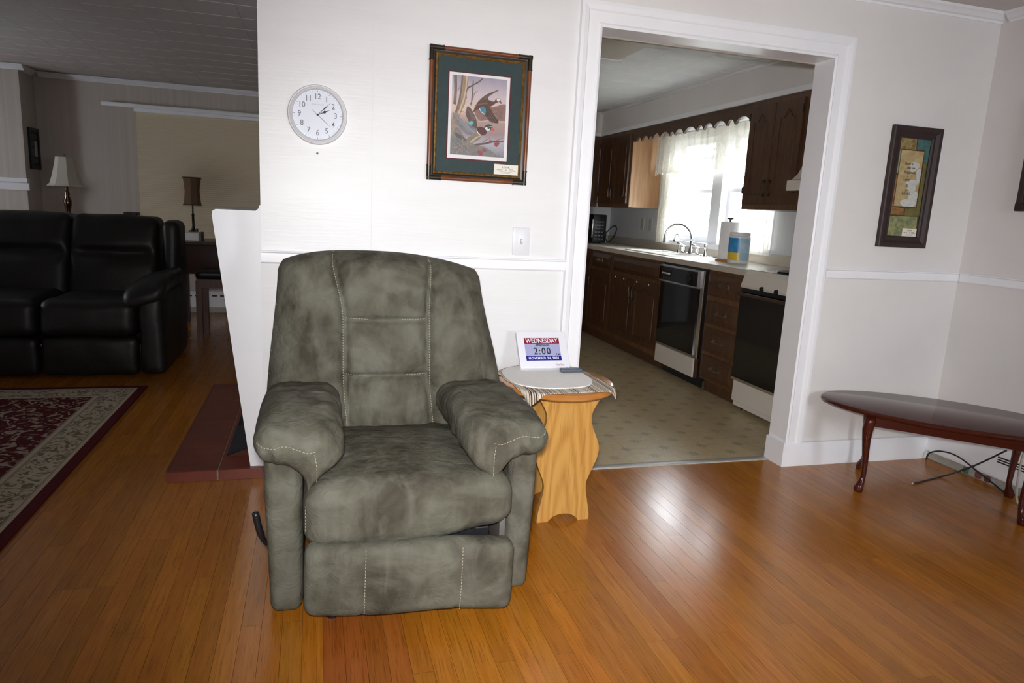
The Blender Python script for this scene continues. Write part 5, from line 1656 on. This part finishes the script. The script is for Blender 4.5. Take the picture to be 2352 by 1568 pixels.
wp_ = thing('small_picture', 'small black framed collage on the short wall beside the cream lamp', 'picture', (-2.524, 7.65, 1.36))
pp = [onX(*q, -2.524) for q in ((65, 293), (99, 301), (101, 389), (69, 387))]
ya, yb = 7.50, 7.735
za, zb2 = 1.362, 1.735
XP = -2.523
mb = MB()
for a in ((ya, yb, za, za + 0.03), (ya, yb, zb2 - 0.03, zb2), (ya, ya + 0.03, za + 0.03, zb2 - 0.03), (yb - 0.03, yb, za + 0.03, zb2 - 0.03)):
    mb.box(XP, XP + 0.018, *a)
mb.build('frame', M_black, wp_)
box('backing', XP, XP + 0.008, ya + 0.03, yb - 0.03, za + 0.03, zb2 - 0.03, mat('dark_mat', (0.035, 0.036, 0.036), 0.6), wp_)
for (u0, u1, v0_, v1, c) in ((0.55, 0.9, 0.28, 0.72, 0.42), (0.12, 0.45, 0.55, 0.72, 0.08), (0.12, 0.45, 0.28, 0.50, 0.10), (0.15, 0.9, 0.78, 0.92, 0.06), (0.15, 0.9, 0.08, 0.22, 0.07)):
    yy0, yy1 = ya + 0.03, yb - 0.03; zz0, zz1 = za + 0.03, zb2 - 0.03
    box('photo', XP + 0.008, XP + 0.010, yy0 + (yy1 - yy0) * u0, yy0 + (yy1 - yy0) * u1, zz0 + (zz1 - zz0) * v0_, zz0 + (zz1 - zz0) * v1, mat('photo_%d' % int(c * 100), (c, c * 1.02, c), 0.5), wp_)
fh = thing('far_heater', 'white baseboard heater on the far wall below the blind', 'heater', (-0.9, YF, 0))
MB().poly([(0, 0.06), (0.055, 0.06), (0.058, 0.19), (0.040, 0.225), (0, 0.23)], lambda u, v, w: Vector((w, YF - 0.001 - u, v)), -2.4, 0.8).build('cover', M_trim, fh)
box('fin_tray', -2.4, 0.8, YF - 0.05, YF - 0.002, 0.002, 0.058, mat('tray_grey', (0.35, 0.34, 0.32), 0.6), fh)
for k in range(10):
    box('vent_slot', -1.35 + k * 0.08, -1.30 + k * 0.08, YF - 0.0605, YF - 0.057, 0.172, 0.186, M_dark, fh)

# ------------------------------------------------------------------ kitchen cabinets
def EW(y1, xf):      # faces the room from the right wall: u runs to the right (towards -Y), w out of the face
    return lambda u, v, w: Vector((xf - w, y1 - u, v))


def NW(x0, yf):      # faces the room from the far wall
    return lambda u, v, w: Vector((x0 + u, yf - w, v))


def rect(a, b, c, d): return [(a, c), (b, c), (b, d), (a, d)]


def cathedral(t, sharp=0.62):
    t = abs(t)
    if t > sharp: return 0.0
    return (0.5 + 0.5 * math.cos(PI * t / sharp)) ** 0.8


def handle(par, F, u, v, vertical=True, L=0.085, m=M_brass):
    mb = MB()
    a, b = ((u, v - L / 2), (u, v + L / 2)) if vertical else ((u - L / 2, v), (u + L / 2, v))
    P = [F(a[0], a[1], 0.0), F(a[0], a[1], 0.022)]
    Q = [F(b[0], b[1], 0.022), F(b[0], b[1], 0.0)]
    mb.tube(catmull(P + Q, 5), 0.0042, 8)
    for c in (a, b):
        mb.poly(rect(c[0] - 0.008, c[0] + 0.008, c[1] - 0.013, c[1] + 0.013), F, 0.0, 0.003)
    return mb.build('handle', m, par, smooth=40)


def door(par, F, u0, u1, v0, v1, hside=None, hv=None, arch=True, hinge=False):
    def Fd(u, v, w): return F(u, v, w + 0.002)
    mb = MB(); s = 0.055 if u1 - u0 > 0.2 else 0.045
    mb.poly(rect(u0, u1, v0, v1), Fd, 0.0, 0.013)
    mb.poly(rect(u0, u0 + s, v0, v1), Fd, 0.013, 0.020); mb.poly(rect(u1 - s, u1, v0, v1), Fd, 0.013, 0.020)
    mb.poly(rect(u0 + s, u1 - s, v0, v0 + s), Fd, 0.013, 0.020)
    a, b = u0 + s, u1 - s; ah = 0.05 if arch else 0.0; n = 20
    top = [(a + (b - a) * k / n, v1 - s - ah + ah * cathedral(2 * k / n - 1)) for k in range(n + 1)]
    mb.poly(top + [(b, v1), (a, v1)], Fd, 0.013, 0.020)
    d = mb.build('door', M_cab, par)
    g_ = 0.012
    pt = [(a + g_ + (b - a - 2 * g_) * k / n, v1 - s - ah - g_ + ah * cathedral(2 * k / n - 1)) for k in range(n + 1)]
    mb = MB(); mb.poly([(b - g_, v0 + s + g_)] + pt[::-1] + [(a + g_, v0 + s + g_)], Fd, 0.013, 0.019, bevel=0.005)
    mb.build('raised_panel', M_cab, d)
    if hside:
        handle(d, lambda u, v, w: Fd(u, v, w + 0.020), u0 + 0.026 if hside == 'L' else u1 - 0.026, hv)
    if hinge:
        for vv in (v0 + 0.07, v1 - 0.09):
            MB().poly(rect(u1 - 0.006 if hside == 'L' else u0 - 0.006, u1 + 0.006 if hside == 'L' else u0 + 0.006, vv, vv + 0.05), Fd, 0.020, 0.026).build('hinge', M_brass, d)
    return d


def drawer(par, F, u0, u1, v0, v1, pull=True):
    def Fd(u, v, w): return F(u, v, w + 0.002)
    bm_ = MB(); bv = 0.035
    lo = [bm_.bm.verts.new(Fd(u, v, 0.0)) for u, v in rect(u0, u1, v0, v1)]
    mi = [bm_.bm.verts.new(Fd(u, v, 0.010)) for u, v in rect(u0, u1, v0, v1)]
    hi = [bm_.bm.verts.new(Fd(u, v, 0.022)) for u, v in rect(u0 + bv, u1 - bv, v0 + bv, v1 - bv)]
    bm_.bm.faces.new(lo[::-1]); bm_.bm.faces.new(hi)
    for A, B in ((lo, mi), (mi, hi)):
        for i in range(4): bm_.bm.faces.new((A[i], A[(i + 1) % 4], B[(i + 1) % 4], B[i]))
    d = bm_.build('drawer', M_cab, par)
    if pull: handle(d, lambda u, v, w: Fd(u, v, w + 0.022), (u0 + u1) / 2, (v0 + v1) / 2 + 0.005, vertical=False, L=0.095, m=M_nickel)
    return d


ZC0, ZC1 = 0.095, 0.870
BK = XR - 0.004


def base_unit(name, label, y0, y1):
    t = thing(name, label, 'cabinet', ((XC + BK) / 2, (y0 + y1) / 2, 0), group='kitchen base cabinets')
    box('body', XC, BK, y0 + 0.001, y1 - 0.001, ZC0, 0.735 if name == 'sink_cabinet' else ZC1, M_cabframe, t)
    if name == 'sink_cabinet': box('face_frame', XC, XC + 0.02, y0 + 0.001, y1 - 0.001, 0.735, ZC1, M_cabframe, t)
    box('toe_kick', XC + 0.05, BK, y0 + 0.001, y1 - 0.001, 0.0, ZC0, M_cab, t)
    return t


# drawer stack between range and dishwasher
D0, D1 = 3.820, 4.275
t = base_unit('drawer_cabinet', 'dark oak cabinet of four drawers between the range and the dishwasher', D0, D1)
F = EW(D1, XC)
for v0, v1 in ((0.695, 0.845), (0.500, 0.655), (0.300, 0.470), (0.110, 0.272)):
    drawer(t, F, 0.025, D1 - D0 - 0.025, v0, v1)
# sink base
S0, S1 = 4.935, 5.905
t = base_unit('sink_cabinet', 'dark oak sink cabinet with two arched doors left of the dishwasher', S0, S1)
F = EW(S1, XC); W_ = S1 - S0
drawer(t, F, 0.025, W_ - 0.025, 0.715, 0.845, pull=False)
door(t, F, 0.025, W_ / 2 - 0.006, 0.145, 0.680, 'R', 0.56)
door(t, F, W_ / 2 + 0.006, W_ - 0.025, 0.145, 0.680, 'L', 0.56)
for uu in (0.12, 0.30, 0.56, 0.78):
    MB().lathe([(0.0, 0), (0.007, 0.001), (0.007, 0.006), (0, 0.007)], 10, tuple(F(uu, 0.665, 0.030)), axis='X').build('child_lock', M_whitepl, t)
# left unit and corner unit
t = base_unit('narrow_cabinet', 'dark oak cabinet with one drawer over one arched door, left of the sink doors', 5.907, 6.420)
F = EW(6.420, XC)
drawer(t, F, 0.025, 0.488, 0.715, 0.845); door(t, F, 0.025, 0.488, 0.145, 0.680, 'L', 0.56)
t = base_unit('corner_cabinet', 'dark oak corner base cabinet at the far end of the counter', 6.422, YK - 0.004)
F = EW(6.740, XC); door(t, F, 0.02, 0.298, 0.145, 0.845, 'R', 0.56)
t = thing('end_cabinet', 'dark oak base cabinet on the far kitchen wall', 'cabinet', (2.2, 7.0, 0), group='kitchen base cabinets')
box('body', 1.60, XC - 0.03, 6.76, YK - 0.004, ZC0, ZC1, M_cabframe, t); box('toe_kick', 1.60, XC - 0.03, 6.81, YK - 0.004, 0, ZC0, M_cab, t)
F = NW(1.60, 6.76)
for k in range(2):
    drawer(t, F, 0.02 + 0.51 * k, 0.50 + 0.51 * k, 0.715, 0.845); door(t, F, 0.02 + 0.51 * k, 0.50 + 0.51 * k, 0.145, 0.680, 'L' if k else 'R', 0.56)

# countertop
cto = thing('countertop', 'beige laminate kitchen countertop with backsplash', 'countertop', (2.93, 5.4, 0.872))
SKx0, SKx1, SKy0, SKy1 = 2.74, 3.08, 4.98, 5.78
mb = MB()
z0, z1 = 0.873, 0.912
mb.box(XCT, BK, D0 + 0.004, SKy0, z0, z1); mb.box(XCT, BK, SKy1, YK - 0.005, z0, z1)
mb.box(XCT, SKx0, SKy0, SKy1, z0, z1); mb.box(SKx1, BK, SKy0, SKy1, z0, z1)
mb.box(1.58, XCT, 6.735, YK - 0.005, z0, z1)
mb.build('slab', M_counter, cto)
box('backsplash', BK - 0.018, BK, D0 + 0.004, YK - 0.02, z1, 0.990, M_counter, cto, bevel=0.003)
box('backsplash', 1.58, BK - 0.018, YK - 0.022, YK - 0.005, z1, 0.990, M_counter, cto, bevel=0.003)
sk = thing('kitchen_sink', 'almond double bowl sink set in the beige countertop', 'sink', (2.91, 5.38, 0.9))
mb = MB()
mb.box(SKx0 - 0.02, SKx0 + 0.025, SKy0 - 0.02, SKy1 + 0.02, 0.913, 0.920, 0.002); mb.box(SKx1 - 0.015, SKx1 + 0.03, SKy0 - 0.02, SKy1 + 0.02, 0.913, 0.920, 0.002)
for a, b in ((SKy0 - 0.02, SKy0 + 0.03), (SKy1 - 0.03, SKy1 + 0.02), (5.35, 5.41)): mb.box(SKx0 + 0.025, SKx1 - 0.015, a, b, 0.913, 0.920)
mb.build('rim', M_sink, sk)
for a, b in ((SKy0 + 0.02, 5.36), (5.40, SKy1 - 0.02)):
    mb = MB(); x0, x1, zb_, zt2 = SKx0 + 0.015, SKx1 - 0.008, 0.74, 0.916
    c = [(x0, a), (x1, a), (x1, b), (x0, b)]; ci = [(x0 + 0.03, a + 0.03), (x1 - 0.03, a + 0.03), (x1 - 0.03, b - 0.03), (x0 + 0.03, b - 0.03)]
    T_ = [mb.bm.verts.new((p[0], p[1], zt2)) for p in c]; B2 = [mb.bm.verts.new((p[0], p[1], zb_)) for p in ci]
    for i in range(4): mb.bm.faces.new((T_[i], T_[(i + 1) % 4], B2[(i + 1) % 4], B2[i]))
    mb.bm.faces.new(B2)
    mb.build('bowl', M_sink, sk)

# faucet
fy, fxx = 5.236, 3.05
fa = thing('kitchen_faucet', 'chrome gooseneck kitchen faucet in front of the window', 'faucet', (fxx, fy, 0.912))
zc_ = 0.9205
box('deck_plate', fxx - 0.025, fxx + 0.025, 5.02, 5.36, 0.9205, 0.934, M_chrome, fa, bevel=0.005)
MB().lathe([(0.022, 0.934), (0.020, 0.96), (0.013, 0.975), (0.013, 1.03), (0.0105, 1.035)], 18, (fxx, fy - 0.02, 0)).build('base', M_chrome, fa, smooth=40)
arc = [Vector((fxx, fy - 0.02, 1.03))] + [Vector((fxx - 0.02 * k / 12, fy - 0.02 + 0.215 - 0.215 * math.cos(PI * k / 12), 1.05 + 0.115 * math.sin(PI * k / 12))) for k in range(13)]
MB().tube(arc + [Vector((fxx - 0.02, fy + 0.412, 1.035))], 0.0095, 12).build('spout', M_chrome, fa, smooth=True)
MB().lathe([(0.010, 1.045), (0.013, 1.035), (0.012, 1.01), (0.016, 0.998), (0.0, 0.998)], 14, (fxx - 0.02, fy + 0.412, 0)).build('aerator', mat('teal_rubber', (0.05, 0.10, 0.10), 0.4), fa, smooth=40)
for yy in (5.335, 5.105):
    MB().lathe([(0.019, 0.934), (0.017, 0.965), (0.020, 0.97), (0.018, 0.985), (0.006, 0.99)], 16, (fxx, yy, 0)).build('valve', M_chrome, fa, smooth=40)
    MB().tube([(fxx, yy, 0.985), (fxx - 0.02, yy + 0.03, 1.0), (fxx - 0.03, yy + 0.055, 1.005)], [0.008, 0.007, 0.009], 10).build('lever', M_chrome, fa, smooth=True)
spr = thing('side_sprayer', 'short chrome sink sprayer at the right of the faucet', 'sprayer', (fxx, 5.03, 0.92))
MB().lathe([(0.018, 0.9205), (0.016, 0.935), (0.011, 0.95), (0.012, 0.985), (0.017, 1.005), (0.014, 1.02), (0.0, 1.022)], 14, (fxx, 4.985, 0)).build('body', M_chrome, spr, smooth=40)
flt = thing('filter_tap', 'small curved chrome water tap left of the faucet', 'tap', (fxx + 0.01, 5.44, 0.92))
MB().lathe([(0.014, 0.9205), (0.012, 0.94), (0.007, 0.95), (0.007, 1.0)], 12, (fxx, 5.42, 0)).build('post', M_chrome, flt, smooth=40)
MB().tube([Vector((fxx, 5.42, 0.99))] + [Vector((fxx, 5.42 + 0.045 - 0.045 * math.cos(PI * k / 10), 1.035 + 0.045 * math.sin(PI * k / 10))) for k in range(11)], 0.0055, 10).build('spout', M_chrome, flt, smooth=True)
MB().lathe([(0.008, 1.03), (0.008, 1.012), (0.0, 1.012)], 10, (fxx, 5.51, 0)).build('tip', M_black, flt)

# paper towels, wipes
py = 4.575
pt_ = thing('paper_towel_stand', 'white paper towel roll on a wooden stand beside the sink', 'paper towel holder', (2.985, py, 0.912))
MB().lathe([(0.0, 0.913), (0.082, 0.913), (0.084, 0.920), (0.080, 0.928), (0.0, 0.928)], 32, (2.985, py, 0)).build('base', M_oaktop, pt_, smooth=40)
MB().lathe([(0.020, 0.930), (0.066, 0.930), (0.066, 1.206), (0.020, 1.206)], 36, (2.985, py, 0)).build('roll', mat('paper_white2', (0.80, 0.80, 0.80), 0.9), pt_, smooth=40)
MB().lathe([(0.008, 0.928), (0.008, 1.222), (0.024, 1.226), (0.024, 1.236), (0.0, 1.240)], 18, (2.985, py, 0)).build('post', mat('dark_knob', (0.03, 0.025, 0.02), 0.4), pt_, smooth=40)
wy, wx = 4.415, 2.975
wi = thing('wipes_canister', 'blue white and yellow wipes canister beside the paper towels', 'canister', (wx, wy, 0.912))
MB().lathe([(0.0, 0.913), (0.072, 0.913), (0.075, 0.920), (0.075, 1.105), (0.070, 1.110), (0.072, 1.112), (0.073, 1.128), (0.066, 1.136), (0.0, 1.136)], 40, (wx, wy, 0)).build('body', mat('wipes_white', (0.75, 0.77, 0.78), 0.3), wi, smooth=40)


def band(name, z0_, z1_, a0, a1, r, m):
    mb = MB(); n = 20
    mb.grid(n, 1, lambda u, v: Vector((wx + r * math.cos(math.radians(a0 + (a1 - a0) * u)), wy + r * math.sin(math.radians(a0 + (a1 - a0) * u)), z0_ + (z1_ - z0_) * v)))
    return mb.build(name, m, wi, smooth=True, fix=False)


band('blue_label', 0.99, 1.095, 110, 240, 0.0756, mat('label_blue', (0.02, 0.19, 0.50), 0.35, color2=(0.05, 0.32, 0.62), nscale=14))
band('yellow_label', 0.935, 0.99, 90, 242, 0.0757, mat('label_yellow', (0.75, 0.50, 0.03), 0.35))
band('pale_label', 0.935, 0.99, 242, 330, 0.0757, mat('label_pale', (0.40, 0.58, 0.70), 0.35))
band('pale_top', 0.99, 1.095, 240, 330, 0.0756, mat('label_sky', (0.34, 0.58, 0.74), 0.35, color2=(0.55, 0.70, 0.80), nscale=16))
band('white_strip', 1.095, 1.104, 60, 330, 0.0756, M_whitepl)
mb = MB(); n = 18
ringv = [mb.bm.verts.new(Vector((wx + 0.0762 * math.cos(a), wy + 0.0762 * math.sin(a), 1.068 + 0.016 * math.sin(2 * PI * k / n)))) for k in range(n) for a in [math.radians(150 + 15 * math.cos(2 * PI * k / n))]]
mb.bm.faces.new(ringv); mb.build('red_badge', mat('badge_red', (0.45, 0.03, 0.04), 0.35), wi)

# ------------------------------------------------------------------ dishwasher
w0, w1 = 4.300, 4.930
dwr = thing('dishwasher', 'black glass dishwasher with chrome edges and a white kick panel', 'dishwasher', (2.95, (w0 + w1) / 2, 0))
F = EW(w1, XC); Wd = w1 - w0
box('body', XC + 0.002, BK - 0.05, w0, w1, 0.06, 0.868, M_black, dwr)
mb = MB(); mb.poly(rect(0.0, Wd, 0.222, 0.855), F, 0.0, 0.022, bevel=0.003); mb.build('trim_frame', M_chrome, dwr)
dd = MB().poly(rect(0.014, Wd - 0.050, 0.240, 0.722), F, 0.022, 0.030).build('door', M_glassblack, dwr)
cp = MB().poly(rect(0.006, Wd - 0.046, 0.730, 0.850), F, 0.022, 0.046, bevel=0.002).build('control_panel', M_chrome, dwr)
MB().poly(rect(0.014, Wd - 0.054, 0.738, 0.842), F, 0.046, 0.049).build('panel_face', M_glassblack, cp)
MB().poly(rect(0.055, 0.205, 0.770, 0.815), F, 0.049, 0.0505).build('button_bank', M_blackmetal, cp)
for k in range(6):
    MB().poly(rect(0.066 + 0.022 * k, 0.080 + 0.022 * k, 0.787, 0.798), F, 0.0505, 0.0525).build('button', M_almond, cp)
MB().lathe([(0.030, 0.0), (0.028, -0.012), (0.012, -0.016), (0.0, -0.016)], 22, tuple(F(0.47, 0.790, 0.049)), axis='X').build('dial', M_black, cp, smooth=40)
MB().poly(rect(0.0, Wd - 0.046, 0.075, 0.215), F, 0.0, 0.018, bevel=0.003).build('kick_panel', M_almond, dwr)
MB().poly(rect(0.02, Wd - 0.02, 0.0, 0.070), F, -0.06, -0.05).build('toe_plate', M_black, dwr)
MB().poly(rect(Wd - 0.040, Wd - 0.008, 0.078, 0.850), F, 0.0, 0.010).build('side_strip', M_cab, dwr)

# ------------------------------------------------------------------ range and hood
r0y, r1y = 3.056, 3.812
rg_ = thing('kitchen_range', 'almond electric range with a black glass oven door', 'stove', (2.95, 3.43, 0))
XRF = XC - 0.005
F = EW(r1y, XRF); Wr = r1y - r0y
box('body', XRF + 0.002, BK, r0y, r1y, 0.04, 0.895, M_almond, rg_)
MB().poly([(-0.012, 0.800), (0.004, 0.800), (0.004, 0.795), (0.045, 0.800), (0.050, 0.815), (0.025, 0.885), (0.0, 0.912), (-0.55, 0.912), (-0.55, 0.895), (-0.012, 0.895)], lambda u, v, w: Vector((XRF - u, w, v)), r0y, r1y).build('cooktop', M_almond, rg_)
MB().poly(rect(0.0, Wr, 0.905, 0.915), lambda u, v, w: Vector((XRF + 0.004 + w, r1y - u, v)), 0.0, 0.55).build('cooktop_rim', M_chrome, rg_)
for (bx, by) in ((2.82, 3.58), (3.06, 3.58), (2.82, 3.25), (3.06, 3.25)):
    MB().lathe([(0.0, 0.916), (0.098, 0.916), (0.105, 0.922), (0.085, 0.928), (0.0, 0.924)], 30, (bx, by, 0)).build('burner', M_blackmetal, rg_, smooth=40)
od = MB().poly(rect(0.008, Wr - 0.008, 0.215, 0.770), F, 0.002, 0.052, bevel=0.004).build('oven_door', M_glassblack, rg_)
MB().poly(rect(0.008, Wr - 0.008, 0.205, 0.222), F, 0.002, 0.054).build('door_trim', M_chrome, od)
mb = MB(); mb.tube([F(0.02, 0.762, 0.075), F(Wr - 0.02, 0.762, 0.075)], 0.012, 12); mb.tube([F(0.04, 0.762, 0.05), F(0.04, 0.762, 0.075)], 0.008, 8); mb.tube([F(Wr - 0.04, 0.762, 0.05), F(Wr - 0.04, 0.762, 0.075)], 0.008, 8)
mb.build('oven_handle', mat('handle_brown', (0.05, 0.025, 0.018), 0.35), od, smooth=40)
MB().poly(rect(0.0, Wr, 0.774, 0.800), F, 0.0, 0.040).build('vent_strip', M_black, rg_)
for u in (0.22, 0.36, 0.50, 0.64):
    MB().lathe([(0.016, 0.0), (0.014, -0.014), (0.0, -0.016)], 16, tuple(F(u, 0.812, 0.046)), axis='X').build('knob', M_black, rg_, smooth=40)
MB().poly(rect(0.004, Wr - 0.004, 0.060, 0.198), F, 0.002, 0.030, bevel=0.004).build('storage_drawer', M_almond, rg_)
MB().poly(rect(0.004, Wr - 0.004, 0.028, 0.056), F, 0.0, 0.012).build('kick_panel', M_almond, rg_)
for yy in (r0y + 0.05, r1y - 0.05):
    for xx in (XRF + 0.04, BK - 0.06):
        MB().lathe([(0.018, 0.0), (0.014, 0.04)], 10, (xx, yy, 0)).build('foot', M_black, rg_)
hd = thing('range_hood', 'almond curved range hood above the stove', 'range hood', (3.0, 3.35, 1.41))
h0y, h1y = 2.972, 3.730
MB().poly([(BK, 1.412), (2.800, 1.412), (2.800, 1.472), (2.835, 1.482), (2.870, 1.515), (2.895, 1.560), (2.905, 1.600), (BK, 1.600)], lambda u, v, w: Vector((u, w, v)), h0y, h1y).build('canopy', M_almond, hd)
MB().poly(rect(2.83, BK - 0.03, 1.408, 1.411), lambda u, v, w: Vector((u, w, v)), h0y + 0.03, h1y - 0.03).build('filter', M_nickel, hd)

# ------------------------------------------------------------------ upper cabinets, valance
ZU0, ZU1 = 1.297, 2.016


def upper(name, label, y0, y1, z0_, n=2):
    t = thing(name, label, 'cabinet', ((XU + BK) / 2, (y0 + y1) / 2, z0_), group='kitchen wall cabinets')
    box('body', XU, BK, y0 + 0.001, y1 - 0.001, z0_, ZU1, M_cabframe, t)
    F = EW(y1, XU); w = (y1 - y0 - 0.05) / n
    for k in range(n):
        door(t, F, 0.025 + w * k + 0.004, 0.025 + w * (k + 1) - 0.004, z0_ + 0.035, ZU1 - 0.035, 'R' if k == 0 and n > 1 else 'L', z0_ + 0.14, hinge=True)
    return t


upper('wall_cabinet', 'dark oak wall cabinet with two arched doors right of the window', 3.735, 4.338, ZU0)
upper('hood_cabinet', 'short dark oak wall cabinet above the range hood', 2.975, 3.733, 1.602)
u2 = upper('wall_cabinet', 'dark oak wall cabinet left of the window with a side coloured as if lit', 6.200, 6.955, ZU0)
box('side_panel', XU + 0.004, BK, 6.196, 6.2005, ZU0, ZU1, M_cabside_lit, u2)  # panel coloured lighter to stand for the light falling on it
t = thing('wall_cabinet', 'dark oak wall cabinet on the far wall above the microwave', 'cabinet', (2.4, 7.15, ZU0), group='kitchen wall cabinets')
box('body', 1.90, XU - 0.002, 6.985, YK - 0.004, ZU0, ZU1, M_cabframe, t)
F = NW(1.90, 6.985)
for k in range(2): door(t, F, 0.02 + 0.485 * k, 0.49 + 0.485 * k, ZU0 + 0.03, ZU1 - 0.035, 'L' if k else 'R', ZU0 + 0.14)
# scalloped wooden valance board
vb = thing('valance_board', 'dark oak scalloped valance board over the kitchen window', 'valance board', (XU, 5.27, 1.9))
Wv = 6.198 - 4.340
pts = []
nsc = [0.055, 0.115, 0.150, 0.080, 0.130, 0.175, 0.085, 0.150, 0.195, 0.110, 0.140, 0.175, 0.105, 0.193]
tot = sum(nsc); u = 0.0
for w_ in nsc:
    w_ = w_ * Wv / tot; n = 8
    for k in range(n):
        pts.append((u + w_ * k / n, 1.895 + 0.045 * math.sin(PI * k / n) ** 0.7 * min(1.0, w_ / 0.12)))
    u += w_
pts.append((Wv, 1.895))
MB().poly([(0, ZU1)] + pts + [(Wv, ZU1)], EW(6.198, XU + 0.02), 0.0, 0.02).build('board', M_cab, vb)

# ------------------------------------------------------------------ lace curtains
XLc = XR - 0.10
lv = thing('lace_valance', 'cream lace valance hanging across the kitchen window', 'curtain', (XLc, 5.2, 1.6))
mb = MB(); y_a, y_b = 6.13, 4.36


def lace_pt(u, v):
    yy = y_a + (y_b - y_a) * u
    bot = 1.600 + 0.022 * abs(math.sin(u * PI * 13)); top = 1.955
    z_ = top + (bot - top) * v
    return Vector((XLc + 0.016 * math.sin(u * 2 * PI * 17) * (0.4 + 0.6 * v) + 0.005 * math.sin(u * 60), yy, z_))


mb.grid(220, 16, lace_pt); mb.build('lace', M_lace, lv, smooth=True, fix=False)
MB().tube([(XLc, 6.17, 1.955), (XLc, 4.35, 1.955)], 0.006, 10).build('rod', M_whitepl, lv, smooth=True)


def side_curtain(name, label, ya, yb, zt_c, tie, m):
    t = thing(name, label, 'curtain', (XLc - 0.02, (ya + yb) / 2, 0.98))
    mb = MB()

    def fn(u, v):
        z_ = zt_c + (0.985 - zt_c) * v
        w0_ = yb - ya
        pinch = 1.0
        if tie:
            pinch = 1 - 0.55 * math.exp(-((z_ - 1.22) / 0.14) ** 2)
            if z_ < 1.22: pinch = 0.45 + 0.10 * (1.22 - z_) / 0.24
        yy = ya + w0_ * u * pinch
        return Vector((XLc + 0.048 + 0.010 * math.sin(u * 2 * PI * 6 + v), yy, z_ + 0.006 * math.sin(u * 40) * v))

    mb.grid(60, 24, fn); mb.build('lace', m, t, smooth=True, fix=False)
    return t


side_curtain('lace_curtain', 'white lace side curtain tied back at the left of the kitchen window', 6.10, 5.66, 1.68, True, M_lace2)
side_curtain('lace_curtain', 'white lace side curtain hanging at the right below the cabinet', 4.36, 4.66, 1.68, False, M_lace2)

# ------------------------------------------------------------------ microwave, cord, outlets, ceiling light
mw = thing('microwave', 'black microwave in the far corner of the counter', 'microwave', (2.76, 6.95, 0.912))
mx0, mx1, my0, my1, mz0, mz1 = 2.50, 3.00, 6.90, 7.28, 0.922, 1.215
box('body', mx0, mx1, my0 + 0.02, my1, mz0, mz1, M_blackmetal, mw, bevel=0.006)
box('door', mx0 + 0.003, mx0 + 0.345, my0, my0 + 0.02, mz0 + 0.004, mz1 - 0.004, M_glassblack, mw, bevel=0.003)
cpn = box('control_panel', mx0 + 0.350, mx1 - 0.003, my0, my0 + 0.02, mz0 + 0.004, mz1 - 0.004, M_black, mw, bevel=0.003)
box('handle', mx0 + 0.325, mx0 + 0.345, my0 - 0.025, my0, mz0 + 0.05, mz1 - 0.05, M_nickel, mw, bevel=0.004)
for r in range(6):
    for c in range(3):
        box('key', mx0 + 0.372 + 0.036 * c, mx0 + 0.396 + 0.036 * c, my0 - 0.002, my0, mz0 + 0.03 + 0.036 * r, mz0 + 0.042 + 0.036 * r, mat('key_grey', (0.22, 0.23, 0.25), 0.5), cpn)
for xx in (mx0 + 0.03, mx1 - 0.05):
    for yy in (my0 + 0.05, my1 - 0.05):
        MB().lathe([(0.012, 0.9125), (0.012, mz0)], 10, (xx, yy, 0)).build('foot', M_black, mw)
pc = thing('power_cord', 'looped black power cord beside the microwave', 'cord', (3.08, 6.95, 0.912))
YC = 6.75
cpts = [onY(*q, YC) for q in ((1382, 548), (1390, 532), (1380, 526), (1392, 533), (1405, 521), (1414, 519), (1416, 528), (1408, 545), (1397, 554), (1391, 548), (1392, 536))]
MB().tube(catmull(cpts, 6), 0.0055, 8).build('cord', M_cable, pc, smooth=True)
for k, (yo, lab) in enumerate(((6.504, 'beige wall outlet farther from the lace curtain'), (6.322, 'beige wall outlet next to the lace curtain'))):
    ot = thing('wall_outlet', lab, 'outlet', (XR, yo, 1.08), group='outlets over the counter')
    box('plate', XR - 0.006, XR - 0.0005, yo - 0.035, yo + 0.035, 1.083, 1.197, mat('outlet_beige', (0.50, 0.48, 0.45), 0.4), ot, bevel=0.002)
    for zz in (1.112, 1.152):
        box('socket', XR - 0.008, XR - 0.006, yo - 0.016, yo + 0.016, zz, zz + 0.026, mat('socket_beige', (0.40, 0.38, 0.36), 0.4), ot)
kl = thing('ceiling_light', 'flat cream ceiling light panel inside the kitchen opening', 'ceiling light', (1.75, 4.2, H - 0.06))
kx0, kx1, ky0, ky1 = 1.45, 1.93, 3.55, 4.42
MB().box(kx0, kx1, ky0, ky1, H - 0.055, H - 0.010, 0.02, 3).build('diffuser', mat('acrylic_cream', (0.62, 0.58, 0.52), 0.5, color2=(0.66, 0.62, 0.56), nscale=40), kl, smooth=40)
for yy in (ky0 - 0.008, ky1 - 0.016):
    MB().box(kx0 - 0.006, kx1 + 0.006, yy, yy + 0.024, H - 0.061, H - 0.006, 0.004).build('end_cap', M_whitepl, kl, smooth=40)
